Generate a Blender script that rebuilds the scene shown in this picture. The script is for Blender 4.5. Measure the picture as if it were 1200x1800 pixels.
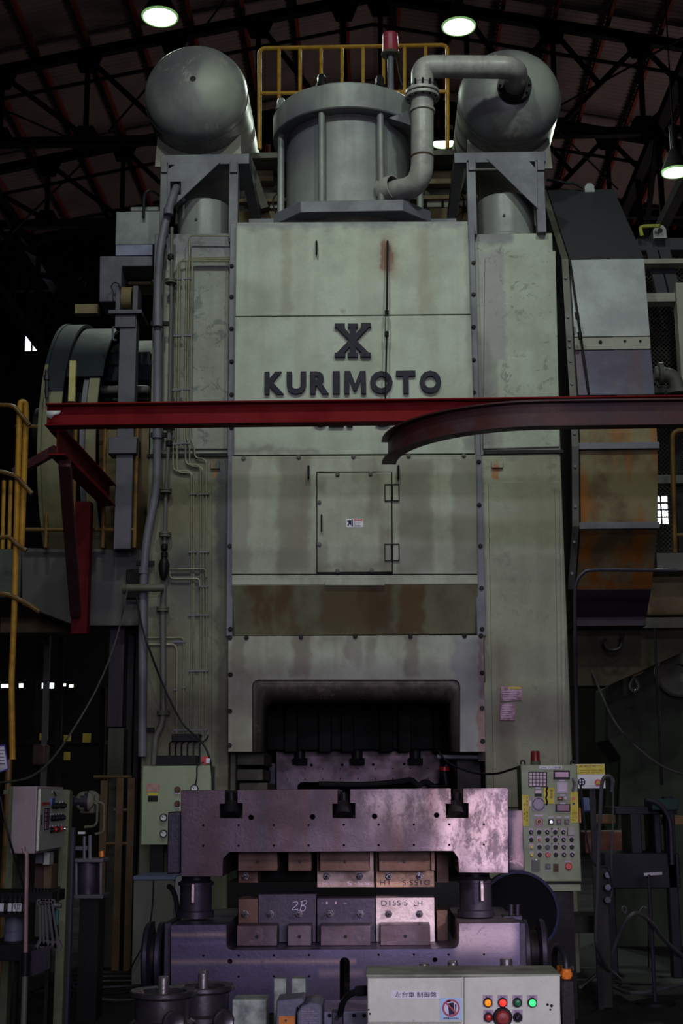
import bpy, bmesh, math, random
from mathutils import Vector, Matrix
from mathutils.geometry import delaunay_2d_cdt
random.seed(7)
for _o in list(bpy.data.objects): bpy.data.objects.remove(_o)
SC = bpy.context.scene
COL = SC.collection
R = math.radians
# ------------------------------------------------------------------ camera
FPX = 2400.0
PITCH, YAW, ROLL = R(11.77), R(1.43), R(0.33)
CAM = Vector((0, 0, 1.45))
F_ = Vector((-math.sin(YAW)*math.cos(PITCH), math.cos(YAW)*math.cos(PITCH), math.sin(PITCH)))
R0 = Vector((math.cos(YAW), math.sin(YAW), 0))
U0 = R0.cross(F_)
R_ = R0*math.cos(ROLL) - U0*math.sin(ROLL)
U_ = R0*math.sin(ROLL) + U0*math.cos(ROLL)
cd = bpy.data.cameras.new('camera'); cam = bpy.data.objects.new('camera', cd); COL.objects.link(cam)
cd.sensor_fit = 'VERTICAL'; cd.sensor_height = 36; cd.lens = FPX/1800*36; cd.clip_end = 300; cd.clip_start = .1
m = Matrix((( R_.x, U_.x, -F_.x, CAM.x), (R_.y, U_.y, -F_.y, CAM.y), (R_.z, U_.z, -F_.z, CAM.z), (0,0,0,1)))
cam.matrix_world = m
SC.camera = cam
def P(px, py, Y):
    d = F_*FPX + R_*(px-600) + U_*(900-py)
    return CAM + d*(Y/d.y)
def S(px, py, Y):                     # metres per photo pixel there
    d = F_*FPX + R_*(px-600) + U_*(900-py)
    return Y/d.y
# ------------------------------------------------------------------ world, exposure, lights
SC.view_settings.view_transform = 'Standard'; SC.view_settings.look = 'None'
SC.view_settings.gamma = 1; SC.view_settings.exposure = 0.0; SC.view_settings.use_curve_mapping = False
w = bpy.data.worlds.new('world'); SC.world = w; w.use_nodes = True
w.node_tree.nodes['Background'].inputs[0].default_value = (.60, .62, .85, 1)
w.node_tree.nodes['Background'].inputs[1].default_value = 0.003
def area(name, loc, target, size, power, color, spread=180, sy=None, shape='DISK'):
    l = bpy.data.lights.new(name, 'AREA'); l.shape = shape; l.size = size
    if sy: l.size_y = sy
    l.energy = power; l.color = color; l.spread = R(spread)
    o = bpy.data.objects.new(name, l); COL.objects.link(o); o.location = loc
    d = Vector(target)-Vector(loc); o.rotation_euler = d.to_track_quat('-Z', 'Y').to_euler()
    return o
# tilted high-bay floodlights of the shop on the photographer's side
area('high_bay_light', (-1.9, 3.4, 12.2), (-.25, 12, 5.7), .5, 34, (.88, 1, .86), 62)
area('high_bay_light', (2.7, 3.4, 12.2), (.7, 12, 5.5), .5, 35, (.88, 1, .90), 62)
area('high_bay_light', (1.2, -6, 12.2), (.6, 8, 5.0), .5, 30, (.95, 1, .78), 75)
# strip of upper windows in the wall behind the photographer, the shop door, and a narrow beam added at the right for the die end
area('upper_window_daylight', (.5, -6, 5.9), (-.1, 12, 4.6), 4.2, 30, (.84, .80, 1), 56, .45, 'RECTANGLE')
area('door_daylight', (1.3, -2.6, 2.4), (.5, 7, .9), 2.0, 22, (.86, .77, 1), 44, 1.8, 'RECTANGLE')
area('side_beam_light', (4.6, 1.2, 3.4), (.36, 6.7, 1.22), .3, 2.6, (1, .80, .84), 11, .5, 'RECTANGLE')
# fill light added out of view at the right to brighten the roof
area('roof_fill_light', (13.5, 30, 3.5), (1, 27, 16), 4, 210, (1, .88, .86), 150, 3, 'RECTANGLE')

# ------------------------------------------------------------------ materials
class NT:
    def __init__(s, name):
        s.m = bpy.data.materials.new(name); s.m.use_nodes = True; s.t = s.m.node_tree
        s.b = s.t.nodes['Principled BSDF']
    def n(s, typ, ins=None, **kw):
        nd = s.t.nodes.new(typ)
        for k, v in kw.items(): setattr(nd, k, v)
        for k, v in (ins or {}).items():
            if isinstance(v, bpy.types.NodeSocket): s.t.links.new(v, nd.inputs[k])
            else: nd.inputs[k].default_value = v
        return nd
    def math(s, op, a, b=0.0, clamp=False):
        return s.n('ShaderNodeMath', {0: a, 1: b}, operation=op, use_clamp=clamp).outputs[0]
    def rng(s, v, a, b, c=0.0, d=1.0, smooth=True):
        return s.n('ShaderNodeMapRange', {0: v, 1: a, 2: b, 3: c, 4: d}, interpolation_type='SMOOTHSTEP' if smooth else 'LINEAR').outputs[0]
    def mix(s, f, a, b):
        nd = s.t.nodes.new('ShaderNodeMix'); nd.data_type = 'RGBA'
        for k, v in ((0, f), (6, a), (7, b)):
            if isinstance(v, bpy.types.NodeSocket): s.t.links.new(v, nd.inputs[k])
            else: nd.inputs[k].default_value = v if k == 0 else (*v[:3], 1)
        return nd.outputs[2]
MATS = {}
def surf(name, base, rough=.6, metal=0., dirt=None, dirt_amt=.5, scale=1.5, streak=None, streak_amt=0., streak_scale=5., speck=0., bump=.15,
         bump_scale=40., stains_and_light=(), spec=.4, chips=None, chip_amt=0., chip_scale=4.5, broken=False, wob_amp=.12, chip_thr=.58):
    if name in MATS: return MATS[name]
    if max(base) < .065: spec = min(spec, .15)
    k = NT(name)
    geo = k.n('ShaderNodeNewGeometry'); pos = geo.outputs['Position']
    n1 = k.n('ShaderNodeTexNoise', {'Vector': pos, 'Scale': scale, 'Detail': 6., 'Roughness': .6}).outputs[0]
    dirt = dirt or tuple(c*.45 for c in base)
    c = k.mix(k.math('MULTIPLY', k.rng(n1, .42, .66), dirt_amt), base, dirt)
    if streak:
        mp = k.n('ShaderNodeMapping', {'Vector': pos, 'Scale': (streak_scale, streak_scale, .25)}).outputs[0]
        n2 = k.n('ShaderNodeTexNoise', {'Vector': mp, 'Scale': 1., 'Detail': 4., 'Roughness': .55}).outputs[0]
        c = k.mix(k.math('MULTIPLY', k.rng(n2, .46, .64), streak_amt), c, streak)
    fine = k.n('ShaderNodeTexNoise', {'Vector': pos, 'Scale': bump_scale, 'Detail': 5., 'Roughness': .7}).outputs[0]
    c = k.mix(k.rng(fine, .3, .75, .0, .22), c, tuple(x*.5 for x in base))
    if stains_and_light:
        sx = k.n('ShaderNodeSeparateXYZ', {0: pos})
        wob = k.n('ShaderNodeTexNoise', {'Vector': pos, 'Scale': 7., 'Detail': 4.}).outputs[0]
        wo = k.math('MULTIPLY', k.math('SUBTRACT', wob, .5), wob_amp)
        xx = k.math('ADD', sx.outputs[0], wo); zz = k.math('ADD', sx.outputs[2], k.math('MULTIPLY', wo, 1.6))
        if broken: brk = k.rng(k.n('ShaderNodeTexNoise', {'Vector': k.n('ShaderNodeMapping', {'Vector': pos, 'Rotation': (0, .5, 0), 'Scale': (1.6, 1, .8)}).outputs[0], 'Scale': 11., 'Detail': 9., 'Roughness': .78, 'Distortion': .15}).outputs[0], .40, .58, .12, 1.)
        for (x0, z0, x1, z1, soft, colr, amt) in stains_and_light:
            ax = k.math('ABSOLUTE', k.math('SUBTRACT', xx, (x0+x1)/2)); az = k.math('ABSOLUTE', k.math('SUBTRACT', zz, (z0+z1)/2))
            hx, hz = abs(x1-x0)/2, abs(z1-z0)/2
            mx = k.rng(ax, hx+soft*.5, hx-soft*.5); mz = k.rng(az, hz+soft, hz-soft)
            f = k.math('MULTIPLY', k.math('MULTIPLY', mx, mz), amt)
            if broken: f = k.math('MULTIPLY', f, brk)
            c = k.mix(f, c, colr)
    if speck:
        n3 = k.n('ShaderNodeTexNoise', {'Vector': pos, 'Scale': 22., 'Detail': 8., 'Roughness': .8}).outputs[0]
        c = k.mix(k.math('MULTIPLY', k.rng(n3, .64, .68), speck), c, (.03, .025, .022))
    if chips:
        n4 = k.n('ShaderNodeTexNoise', {'Vector': pos, 'Scale': chip_scale, 'Detail': 10., 'Roughness': .75, 'Distortion': .6}).outputs[0]
        c = k.mix(k.math('MULTIPLY', k.rng(n4, chip_thr, chip_thr+.04), chip_amt), c, chips)
    k.t.links.new(c, k.b.inputs['Base Color'])
    rr = k.rng(n1, .3, .7, max(0.05, rough-.08), min(1, rough+.12)); k.t.links.new(rr, k.b.inputs['Roughness'])
    k.b.inputs['Metallic'].default_value = metal
    k.b.inputs['Specular IOR Level'].default_value = spec
    if bump:
        h = k.math('ADD', k.math('MULTIPLY', fine, .5), k.math('MULTIPLY', n1, .6))
        bn = k.n('ShaderNodeBump', {'Height': h, 'Strength': bump, 'Distance': .02})
        k.t.links.new(bn.outputs[0], k.b.inputs['Normal'])
    MATS[name] = k.m; return k.m
def plain(name, col, rough=.5, metal=0.):
    if name in MATS: return MATS[name]
    k = NT(name)
    n1 = k.n('ShaderNodeTexNoise', {'Scale': 30., 'Detail': 3.}).outputs[0]
    k.t.links.new(k.mix(k.rng(n1, .4, .7, 0, .35), col, tuple(x*.6 for x in col)), k.b.inputs['Base Color'])
    k.b.inputs['Roughness'].default_value = rough; k.b.inputs['Metallic'].default_value = metal
    if max(col) < .07: k.b.inputs['Specular IOR Level'].default_value = .12
    MATS[name] = k.m; return k.m
def glow(name, col, st):
    if name in MATS: return MATS[name]
    k = NT(name); k.b.inputs['Base Color'].default_value = (*col, 1)
    k.b.inputs['Emission Color'].default_value = (*col, 1); k.b.inputs['Emission Strength'].default_value = st
    MATS[name] = k.m; return k.m

def st(px0, py0, px1, py1, Y, soft, col, amt):
    a = P(px0, py1, Y); b = P(px1, py0, Y); return (a.x, a.z, b.x, b.z, soft, col, amt)
GREEN = (.41, .45, .38)
BRN = (.13, .105, .08); GRY = (.16, .155, .15); RST = (.16, .05, .02); PRP = (.15, .14, .19)
YA = 11.8
cover_st = [st(495,400,513,556,YA,.06,(.26,.24,.18),.6), st(735,400,754,556,YA,.06,(.26,.24,.18),.6), st(400,380,850,402,YA,.05,PRP,.75),
            st(670,424,692,472,YA,.03,RST,1.), st(668,415,698,490,YA,.12,(.2,.12,.07),.6), st(596,545,604,556,YA,.03,GRY,.6),
            st(700,540,830,556,YA,.1,GRY,.25), st(420,500,520,556,YA,.14,GRY,.3), st(405,785,480,799,YA,.05,GRY,.8), st(480,792,560,800,YA,.04,GRY,.7),
            st(815,760,840,800,YA,.06,GRY,.7), st(405,300,416,800,YA,.04,GRY,.4), st(826,300,850,800,YA,.04,GRY,.4)]
low_st = [st(400,800,440,1008,YA,.05,BRN,.45), st(488,800,545,1008,YA,.07,BRN,.55), st(618,800,664,845,YA,.05,BRN,.45),
          st(700,800,757,1008,YA,.07,BRN,.6), st(797,800,850,1008,YA,.06,BRN,.55), st(648,830,668,900,YA,.07,BRN,.5),
          st(557,840,575,870,YA,.06,BRN,.5), st(557,950,578,1003,YA,.06,BRN,.5), st(668,930,690,1005,YA,.06,BRN,.5), st(557,990,690,1005,YA,.04,BRN,.5),
          st(404,1118,430,1190,11.7,.05,BRN,.55), st(514,1110,545,1192,11.7,.05,BRN,.62), st(603,1110,636,1170,11.7,.05,BRN,.62),
          st(641,1122,660,1164,11.7,.05,BRN,.5), st(712,1110,736,1192,11.7,.05,BRN,.62), st(798,1118,850,1320,11.7,.06,PRP,.6),
          st(400,1190,440,1330,11.7,.06,BRN,.4), st(560,1118,600,1135,11.7,.05,BRN,.4), st(840,1240,856,1330,11.7,.03,(.2,.07,.05),.7),
          st(843,1120,850,1230,11.7,.03,(.14,.06,.09),.7)]
M_cover = surf('cover_green_paint', GREEN, .5, 0, BRN, .22, 2.2, (.27,.27,.21), .35, 4., .25, .10, 35, cover_st)
M_low = surf('lower_cover_green_paint', (.35,.375,.30), .5, 0, BRN, .3, 2.2, (.2,.17,.12), .5, 4., .25, .10, 35, low_st)
M_hood = surf('shaded_olive_paint', (.20,.20,.13), .5, 0, (.07,.055,.03), .5, 2., (.11,.055,.022), .85, 3., .3, .1, 35,  # darker base paints in the shade of a downward face; streaks are rust
     [st(560,1030,690,1116,11.9,.1,(.10,.06,.03),.7), st(700,1030,745,1116,11.9,.06,(.12,.06,.025),.8)])
colr_st = [st(845,440,884,640,12,.05,(.27,.26,.28),.8), st(838,590,860,800,12,.06,GRY,.6), st(845,640,872,700,12,.05,GRY,.55), st(838,395,900,430,12,.05,PRP,.75),
           st(850,720,880,795,12,.06,GRY,.5), st(880,1000,1005,1060,12,.15,BRN,.15), st(870,1130,890,1345,12,.12,BRN,.5), st(880,1262,905,1345,12,.06,BRN,.5),  # the wide faint band is the red beam's shadow painted in
           st(865,820,878,842,12,.02,(.3,.11,.03),.9), st(840,1330,1010,1420,12,.2,BRN,.5)]
M_colr = surf('column_green_paint', GREEN, .55, 0, BRN, .25, 1.6, (.26,.27,.2), .35, 3., .35, .35, 18, colr_st, chips=(.12,.12,.11), chip_amt=.55, chip_scale=6., chip_thr=.57)
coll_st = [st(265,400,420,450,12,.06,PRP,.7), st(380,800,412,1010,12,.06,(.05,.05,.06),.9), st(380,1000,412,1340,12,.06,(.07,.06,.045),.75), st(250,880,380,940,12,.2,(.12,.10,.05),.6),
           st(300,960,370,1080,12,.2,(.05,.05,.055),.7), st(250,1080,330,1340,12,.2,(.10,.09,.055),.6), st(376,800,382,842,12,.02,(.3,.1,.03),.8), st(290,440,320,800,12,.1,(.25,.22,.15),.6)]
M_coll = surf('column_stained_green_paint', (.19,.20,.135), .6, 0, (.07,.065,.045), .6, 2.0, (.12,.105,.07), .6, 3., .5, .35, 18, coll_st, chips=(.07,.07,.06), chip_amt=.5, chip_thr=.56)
M_grnd = surf('dark_dirty_green_paint', (.10,.105,.075), .6, 0, (.05,.045,.035), .6, 2., (.08,.06,.04), .6)
M_grey = surf('violet_grey_paint', (.145,.145,.185), .5, 0, (.08,.08,.10), .4, 3., (.14,.14,.15), .4)
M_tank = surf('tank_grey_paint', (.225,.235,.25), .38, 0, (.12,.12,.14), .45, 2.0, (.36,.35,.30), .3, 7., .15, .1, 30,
     [st(262,80,350,160,12.1,.2,(.10,.10,.12),.75), st(350,110,420,190,12.1,.12,(.42,.46,.36),.55), st(270,225,420,252,12.1,.08,(.13,.11,.09),.7),  # the low crescents on both domes are shading painted in
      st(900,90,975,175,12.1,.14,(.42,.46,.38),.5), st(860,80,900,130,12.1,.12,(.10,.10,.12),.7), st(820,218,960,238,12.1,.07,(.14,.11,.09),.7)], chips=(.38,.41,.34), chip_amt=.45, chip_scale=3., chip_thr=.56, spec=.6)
M_cyl = surf('cylinder_grey_green_paint', (.26,.28,.27), .42, 0, (.14,.13,.15), .45, 1.8, (.13,.12,.10), .5, 6., .1, .08, 30, [st(490,190,560,270,12,.15,(.10,.10,.15),.75), st(600,190,700,235,12,.12,(.14,.14,.18),.6)], spec=.5)  # dark patches paint the shadow at left and under the rim
M_pipe = surf('pipe_grey_paint', (.40,.40,.38), .4, 0, (.17,.16,.19), .55, 6., (.2,.17,.15), .4, 9., .3, .15, 50, spec=.5)
M_dark = surf('black_greasy_metal', (.016,.015,.017), .45, .3, (.010,.009,.008), .5)
M_black = surf('black_painted_steel', (.045,.045,.055), .5, 0, (.03,.03,.035), .3, bump=.05)
M_steel = surf('die_steel', (.10,.072,.092), .42, .5, (.05,.035,.045), .8, 4., (.08,.035,.035), .4, 14., .5, .12, 60, chips=(.16,.11,.13), chip_amt=.35, chip_scale=8.)
M_steelw = surf('die_steel_worn_lit_right', (.075,.053,.072), .42, .5, (.05,.035,.045), .8, 4., (.08,.035,.035), .4, 14., .5, .12, 60,
     [st(775,1380,900,1540,6.7,.10,(.46,.34,.37),.95), st(748,1385,768,1420,6.7,.04,(.14,.05,.05),.7), st(800,1460,830,1540,6.7,.1,(.10,.08,.1),.6), st(640,1390,790,1440,6.7,.14,(.36,.29,.3),.5)],  # pale right-end patches mix painted-in bright light with real wear
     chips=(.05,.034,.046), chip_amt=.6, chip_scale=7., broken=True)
M_steelb = surf('die_steel_lower', (.085,.073,.135), .36, .55, (.05,.042,.07), .7, 3., None, 0, 14., .5, .1, 60,
     [st(300,1640,398,1646,6.7,.012,(.30,.21,.19),.7), st(300,1687,625,1694,6.7,.014,(.26,.18,.17),.7), st(300,1655,398,1661,6.7,.012,(.13,.10,.2),.6), st(560,1705,640,1715,6.7,.02,(.22,.16,.18),.6), st(800,1622,905,1672,6.7,.06,(.40,.31,.34),.8), st(640,1690,860,1730,6.7,.08,(.06,.05,.08),.8)], chips=(.045,.04,.06), chip_amt=.4, chip_scale=9., wob_amp=.006)  # painted light: thin polished bands as highlights, and the right lug's bright patch
M_rust = surf('rusty_brown_steel', (.11,.062,.048), .65, .3, (.08,.045,.03), .6, 8., None, 0, 5, .3, .3, 60)
M_bright = surf('bare_bright_steel', (.55,.45,.45), .4, .5, (.22,.15,.15), .5, 9., None, 0, 5, .5, .2, 60)
M_copper = surf('warm_bare_steel', (.30,.185,.125), .45, .5, (.15,.08,.06), .7, 9., None, 0, 5, .5, .25, 60)
M_darkst = surf('dark_oiled_steel', (.05,.044,.064), .4, .5, (.04,.035,.05), .6, 5., bump=.15)
M_red = surf('red_oxide_paint', (.20,.007,.011), .65, 0, (.12,.005,.008), .5, 3., None, 0, 5, .15, .06, 40, spec=.12)
M_redd = surf('dark_rusted_red_rail', (.075,.022,.022), .5, .1, (.07,.05,.075), .6, 3.5, None, 0, 5, .3, .15, 30)
M_yel = surf('yellow_rail_paint', (.52,.27,.02), .45, 0, (.22,.09,.012), .5, 9., None, 0, 5, .4, .05)
M_yeld = surf('shaded_yellow_paint', (.17,.085,.015), .5, 0, (.06,.03,.01), .6, 9.)  # yellow darkened to stand in for shade on rails and hoops
M_white = plain('white_plate', (.70,.70,.76)); M_blk = plain('black_plastic', (.015,.015,.017), .4)
M_ink = plain('black_ink', (.03,.025,.06), .6); M_letter = surf('dark_navy_letter_paint', (.016,.016,.034), .5, 0, (.06,.05,.06), .5, 12.)
M_panel = surf('pale_green_enamel', (.20,.245,.135), .42, 0, (.16,.18,.115), .4, 3., (.3,.3,.2), .3, 6., .25, .03)
M_panel2 = surf('pale_cream_green_enamel', (.66,.69,.58), .42, 0, (.5,.51,.42), .4, 3., (.42,.40,.32), .25, 6., .3, .03, chips=(.12,.1,.08), chip_amt=.12)
M_beige = surf('pinkish_beige_enamel', (.44,.36,.38), .45, 0, (.36,.31,.31), .3, 3., None, 0, 5, .1, .02)
M_rustp = surf('rust_stained_cream_paint', (.23,.19,.10), .55, 0, (.10,.05,.02), .8, 2.6, (.30,.095,.006), .95, 4.5, .6, .15, 30)
M_ppl = surf('bluish_violet_grimy_paint', (.045,.04,.105), .45, 0, (.07,.035,.06), .5, 2.5, (.085,.03,.05), .55, 6., .1, .05)
M_ppld = surf('dark_violet_paint', (.035,.026,.04), .5, 0, (.05,.03,.04), .5)
M_pale = surf('pale_weathered_sheet', (.36,.38,.40), .5, 0, (.22,.23,.25), .4, 3., (.35,.36,.36), .3, 4., .15, .05)
M_roof = surf('brown_roof_sheet', (.26,.185,.175), .75, 0, (.15,.11,.11), .6, .7, bump=.0, bump_scale=8)
M_purl = surf('purlin_red_primer', (.22,.035,.022), .6, 0, (.12,.02,.012), .4, 2., bump=0)
M_truss = surf('dark_truss_paint', (.016,.013,.013), .7, 0, (.010,.008,.008), .4, 2., bump=0)
M_wall = surf('sooty_wall_sheet', (.012,.010,.010), .9, 0, (.006,.005,.005), .5, .6, bump=0)
M_floor = surf('oily_dark_concrete', (.015,.015,.017), .55, 0, (.03,.03,.032), .6, 1.2, None, 0, 5, .3, .25, 20)
M_cab = surf('plain_grey_cabinet_paint', (.11,.11,.10), .55, 0, (.12,.115,.10), .5, 3., (.12,.11,.09), .4)
M_hose = surf('black_rubber', (.02,.02,.024), .4, 0, (.015,.015,.018), .3, bump=.05)
M_cream = surf('cream_beam_paint', (.30,.30,.25), .5, 0, (.22,.2,.17), .4, 3.)
M_ochre = surf('ochre_grimy_beam', (.20,.15,.07), .6, 0, (.09,.06,.03), .5, 3.)
M_fence_dark = surf('grimy_dark_post_paint', (.03,.03,.026), .6, 0, (.015,.015,.013), .5)
M_mesh = surf('mesh_wire', (.08,.075,.065), .5, .4, bump=0)
M_pinkd = surf('violet_nameplate', (.26,.14,.20), .45, .2, (.16,.09,.13), .4, 20., bump=.03)
M_blue = plain('blue_paint', (.006,.008,.045), .4); M_gl = plain('green_plastic', (.02,.20,.08), .35)
M_redp = plain('red_plastic', (.55,.02,.02), .35); M_yelp = plain('yellow_plastic', (.62,.48,.03), .4); M_oran = plain('orange_plastic', (.75,.20,.02), .4)
M_chrome = plain('scuffed_chrome', (.6,.58,.6), .22, .9); M_tagy = surf('yellow_sign_film', (.62,.50,.03), .5, 0, (.4,.3,.03), .4, 25., bump=0)
M_lav = plain('lavender_screen', (.38,.27,.40), .3); M_darkv = plain('dark_violet_screen', (.10,.05,.13), .3)

# ------------------------------------------------------------------ mesh kit
class MB:
    def __init__(s): s.v = []; s.f = []; s.sm = False
    def add(s, vs, fs):
        o = len(s.v); s.v += [tuple(v) for v in vs]; s.f += [tuple(o+i for i in f) for f in fs]; return s
    def box(s, x0, y0, z0, x1, y1, z1):
        x0, x1 = sorted((x0, x1)); y0, y1 = sorted((y0, y1)); z0, z1 = sorted((z0, z1))
        return s.add([(x0,y0,z0),(x1,y0,z0),(x1,y1,z0),(x0,y1,z0),(x0,y0,z1),(x1,y0,z1),(x1,y1,z1),(x0,y1,z1)],
                     [(3,2,1,0),(4,5,6,7),(0,1,5,4),(1,2,6,5),(2,3,7,6),(3,0,4,7)])
    def pbox(s, x0, y0, x1, y1, Y, d, floor=False):       # face rectangle read off the photo at depth Y, thickness d behind it
        xm, ym = (x0+x1)/2, (y0+y1)/2
        X0, X1 = P(x0, ym, Y).x, P(x1, ym, Y).x; Z1, Z0 = P(xm, y0, Y).z, P(xm, y1, Y).z
        if floor: Z0 = 0
        return s.box(X0, Y, Z0, X1, Y+d, Z1)
    def bar(s, a, b, w, h=None, up=(0,0,1)):                # rectangular bar from a to b
        a, b = Vector(a), Vector(b); h = h or w; d = (b-a).normalized(); u = Vector(up)
        if abs(d.dot(u)) > .98: u = Vector((0,1,0))
        sx = d.cross(u).normalized(); sy = sx.cross(d).normalized()
        q = [(-1,-1),(1,-1),(1,1),(-1,1)]
        vs = [a+sx*i*w/2+sy*j*h/2 for i, j in q] + [b+sx*i*w/2+sy*j*h/2 for i, j in q]
        return s.add(vs, [(0,1,2,3),(7,6,5,4),(0,4,5,1),(1,5,6,2),(2,6,7,3),(3,7,4,0)])
    def ibeam(s, a, b, h, wd, t=.012):
        a, b = Vector(a), Vector(b); d = (b-a).normalized(); sx = d.cross(Vector((0,0,1))).normalized(); sy = sx.cross(d).normalized()
        s.bar(a+sy*(h/2-t/2), b+sy*(h/2-t/2), wd, t, sy); s.bar(a-sy*(h/2-t/2), b-sy*(h/2-t/2), wd, t, sy); s.bar(a, b, t, h-2*t, sy)
        return s
    def cone(s, a, b, r0, r1, n=20, cap=True):
        a, b = Vector(a), Vector(b); d = (b-a).normalized(); u = Vector((0,0,1)) if abs(d.z) < .9 else Vector((1,0,0))
        sx = d.cross(u).normalized(); sy = sx.cross(d).normalized(); vs = []
        for p, r in ((a, r0), (b, r1)):
            for i in range(n):
                t = 2*math.pi*i/n; vs.append(p + sx*math.cos(t)*r + sy*math.sin(t)*r)
        fs = [(i, i+n, (i+1) % n+n, (i+1) % n) for i in range(n)]
        if cap: fs += [tuple(range(n)), tuple(range(2*n-1, n-1, -1))]
        return s.add(vs, fs)
    def cyl(s, a, b, r, n=20): return s.cone(a, b, r, r, n)
    def lathe(s, o, axis, prof, n=32, close=False):         # prof: (distance along axis, radius)
        o = Vector(o); d = Vector(axis).normalized(); u = Vector((0,0,1)) if abs(d.z) < .9 else Vector((0,1,0))
        sx = d.cross(u).normalized(); sy = sx.cross(d).normalized(); vs = []
        for t, r in prof:
            for i in range(n):
                a = 2*math.pi*i/n; vs.append(o+d*t+sx*math.cos(a)*max(r, 1e-4)+sy*math.sin(a)*max(r, 1e-4))
        fs = []
        for k in range(len(prof)-1):
            for i in range(n): fs.append((k*n+i, (k+1)*n+i, (k+1)*n+(i+1) % n, k*n+(i+1) % n))
        if close:
            for i in range(n): fs.append(((len(prof)-1)*n+i, i, (i+1) % n, (len(prof)-1)*n+(i+1) % n))
        return s.add(vs, fs)
    def tube(s, pts, r, n=8, smooth=6):                     # pts world; rounded by Catmull-Rom if smooth
        pts = [Vector(p) for p in pts]
        if smooth and len(pts) > 2:
            q = [2*pts[0]-pts[1]] + pts + [2*pts[-1]-pts[-2]]; out = []
            for i in range(1, len(q)-2):
                for j in range(smooth):
                    t = j/smooth
                    out.append(.5*((2*q[i]) + (q[i+1]-q[i-1])*t + (2*q[i-1]-5*q[i]+4*q[i+1]-q[i+2])*t*t + (3*q[i]-q[i-1]-3*q[i+1]+q[i+2])*t**3))
            pts = out + [pts[-1]]
        vs = []; prev = None
        for i, p in enumerate(pts):
            d = ((pts[min(i+1, len(pts)-1)]) - pts[max(i-1, 0)]).normalized()
            if prev is None: prev = d.cross(Vector((0,0,1)) if abs(d.z) < .9 else Vector((0,1,0))).normalized()
            sx = (prev - d*prev.dot(d)).normalized(); sy = d.cross(sx); prev = sx
            for k in range(n):
                a = 2*math.pi*k/n; vs.append(p+sx*math.cos(a)*r+sy*math.sin(a)*r)
        N = len(pts); fs = [(i*n+k, i*n+(k+1) % n, (i+1)*n+(k+1) % n, (i+1)*n+k) for i in range(N-1) for k in range(n)]
        fs += [tuple(range(n-1, -1, -1)), tuple(range((N-1)*n, N*n))]
        return s.add(vs, fs)
    def rtube(s, pts, r, rad, n=12, seg=6):                  # straight runs with rounded elbows of radius rad
        pts = [Vector(p) for p in pts]; out = [pts[0]]
        for i in range(1, len(pts)-1):
            a = (pts[i-1]-pts[i]); b = (pts[i+1]-pts[i]); ra = min(rad, a.length*.49, b.length*.49)
            p0 = pts[i]+a.normalized()*ra; p1 = pts[i]+b.normalized()*ra
            for j in range(seg+1):
                t = j/seg; out.append((1-t)**2*p0+2*t*(1-t)*pts[i]+t*t*p1)
        out.append(pts[-1]); return s.tube(out, r, n, 0)
    def prism(s, pts, ax, a, b):                             # polygon extruded along axis ax from a to b; pts in the two other axes
        n = len(pts)
        def mk(p, t): return (t, p[0], p[1]) if ax == 0 else ((p[0], t, p[1]) if ax == 1 else (p[0], p[1], t))
        return s.add([mk(p, a) for p in pts]+[mk(p, b) for p in pts], [tuple(range(n)), tuple(range(2*n-1, n-1, -1))]+[(i, i+n, (i+1) % n+n, (i+1) % n) for i in range(n)])
    def pdisc(s, px, py, r, Y, d, n=14):
        c = P(px, py, Y); return s.cyl(c, c+Vector((0, d, 0)), r*S(px, py, Y), n)
def wloc(o):
    v = Vector((0,0,0))
    while o: v += o.location; o = o.parent
    return v
def tag(o, label=None, cat=None, group=None, kind=None):
    if label: o['label'] = label
    if cat: o['category'] = cat
    if group: o['group'] = group
    if kind: o['kind'] = kind
    return o
def link(name, me, mat, parent=None, origin=None, bevel=0, smooth=True):
    vs = [v.co for v in me.vertices]
    lo = Vector([min(v[i] for v in vs) for i in range(3)]); hi = Vector([max(v[i] for v in vs) for i in range(3)])
    c = (lo+hi)/2
    if parent is None: c.z = lo.z
    if origin: c = Vector(origin)
    me.transform(Matrix.Translation(-c))
    if smooth:
        me.shade_smooth(); me.set_sharp_from_angle(angle=R(35))
    me.materials.clear(); me.materials.append(mat)
    o = bpy.data.objects.new(name, me); COL.objects.link(o)
    if parent: o.parent = parent; o.location = c - wloc(parent)
    else: o.location = c
    if bevel:
        b = o.modifiers.new('bevel', 'BEVEL'); b.width = bevel; b.segments = 2; b.limit_method = 'ANGLE'; b.angle_limit = R(40)
    return o
def build(mb, name, mat, parent=None, bevel=0, smooth=True, label=None, cat=None, group=None, kind=None, fix=True):
    me = bpy.data.meshes.new(name); me.from_pydata(mb.v, [], mb.f)
    if fix:
        bm = bmesh.new(); bm.from_mesh(me); bmesh.ops.recalc_face_normals(bm, faces=bm.faces); bm.to_mesh(me); bm.free()
    return tag(link(name, me, mat, parent, None, bevel, smooth), label, cat, group, kind)
def thing(name, label, cat, loc, group=None, kind=None):
    o = bpy.data.objects.new(name, None); COL.objects.link(o); o.location = loc; o.empty_display_size = .1
    return tag(o, label, cat, group, kind)
def copy_tree(o, delta=None, parent=None, label=None):
    c = o.copy(); COL.objects.link(c)
    if parent: c.parent = parent
    if delta: c.location = o.location + Vector(delta)
    if label: c['label'] = label
    for ch in list(o.children): copy_tree(ch, None, c)
    return c
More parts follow.
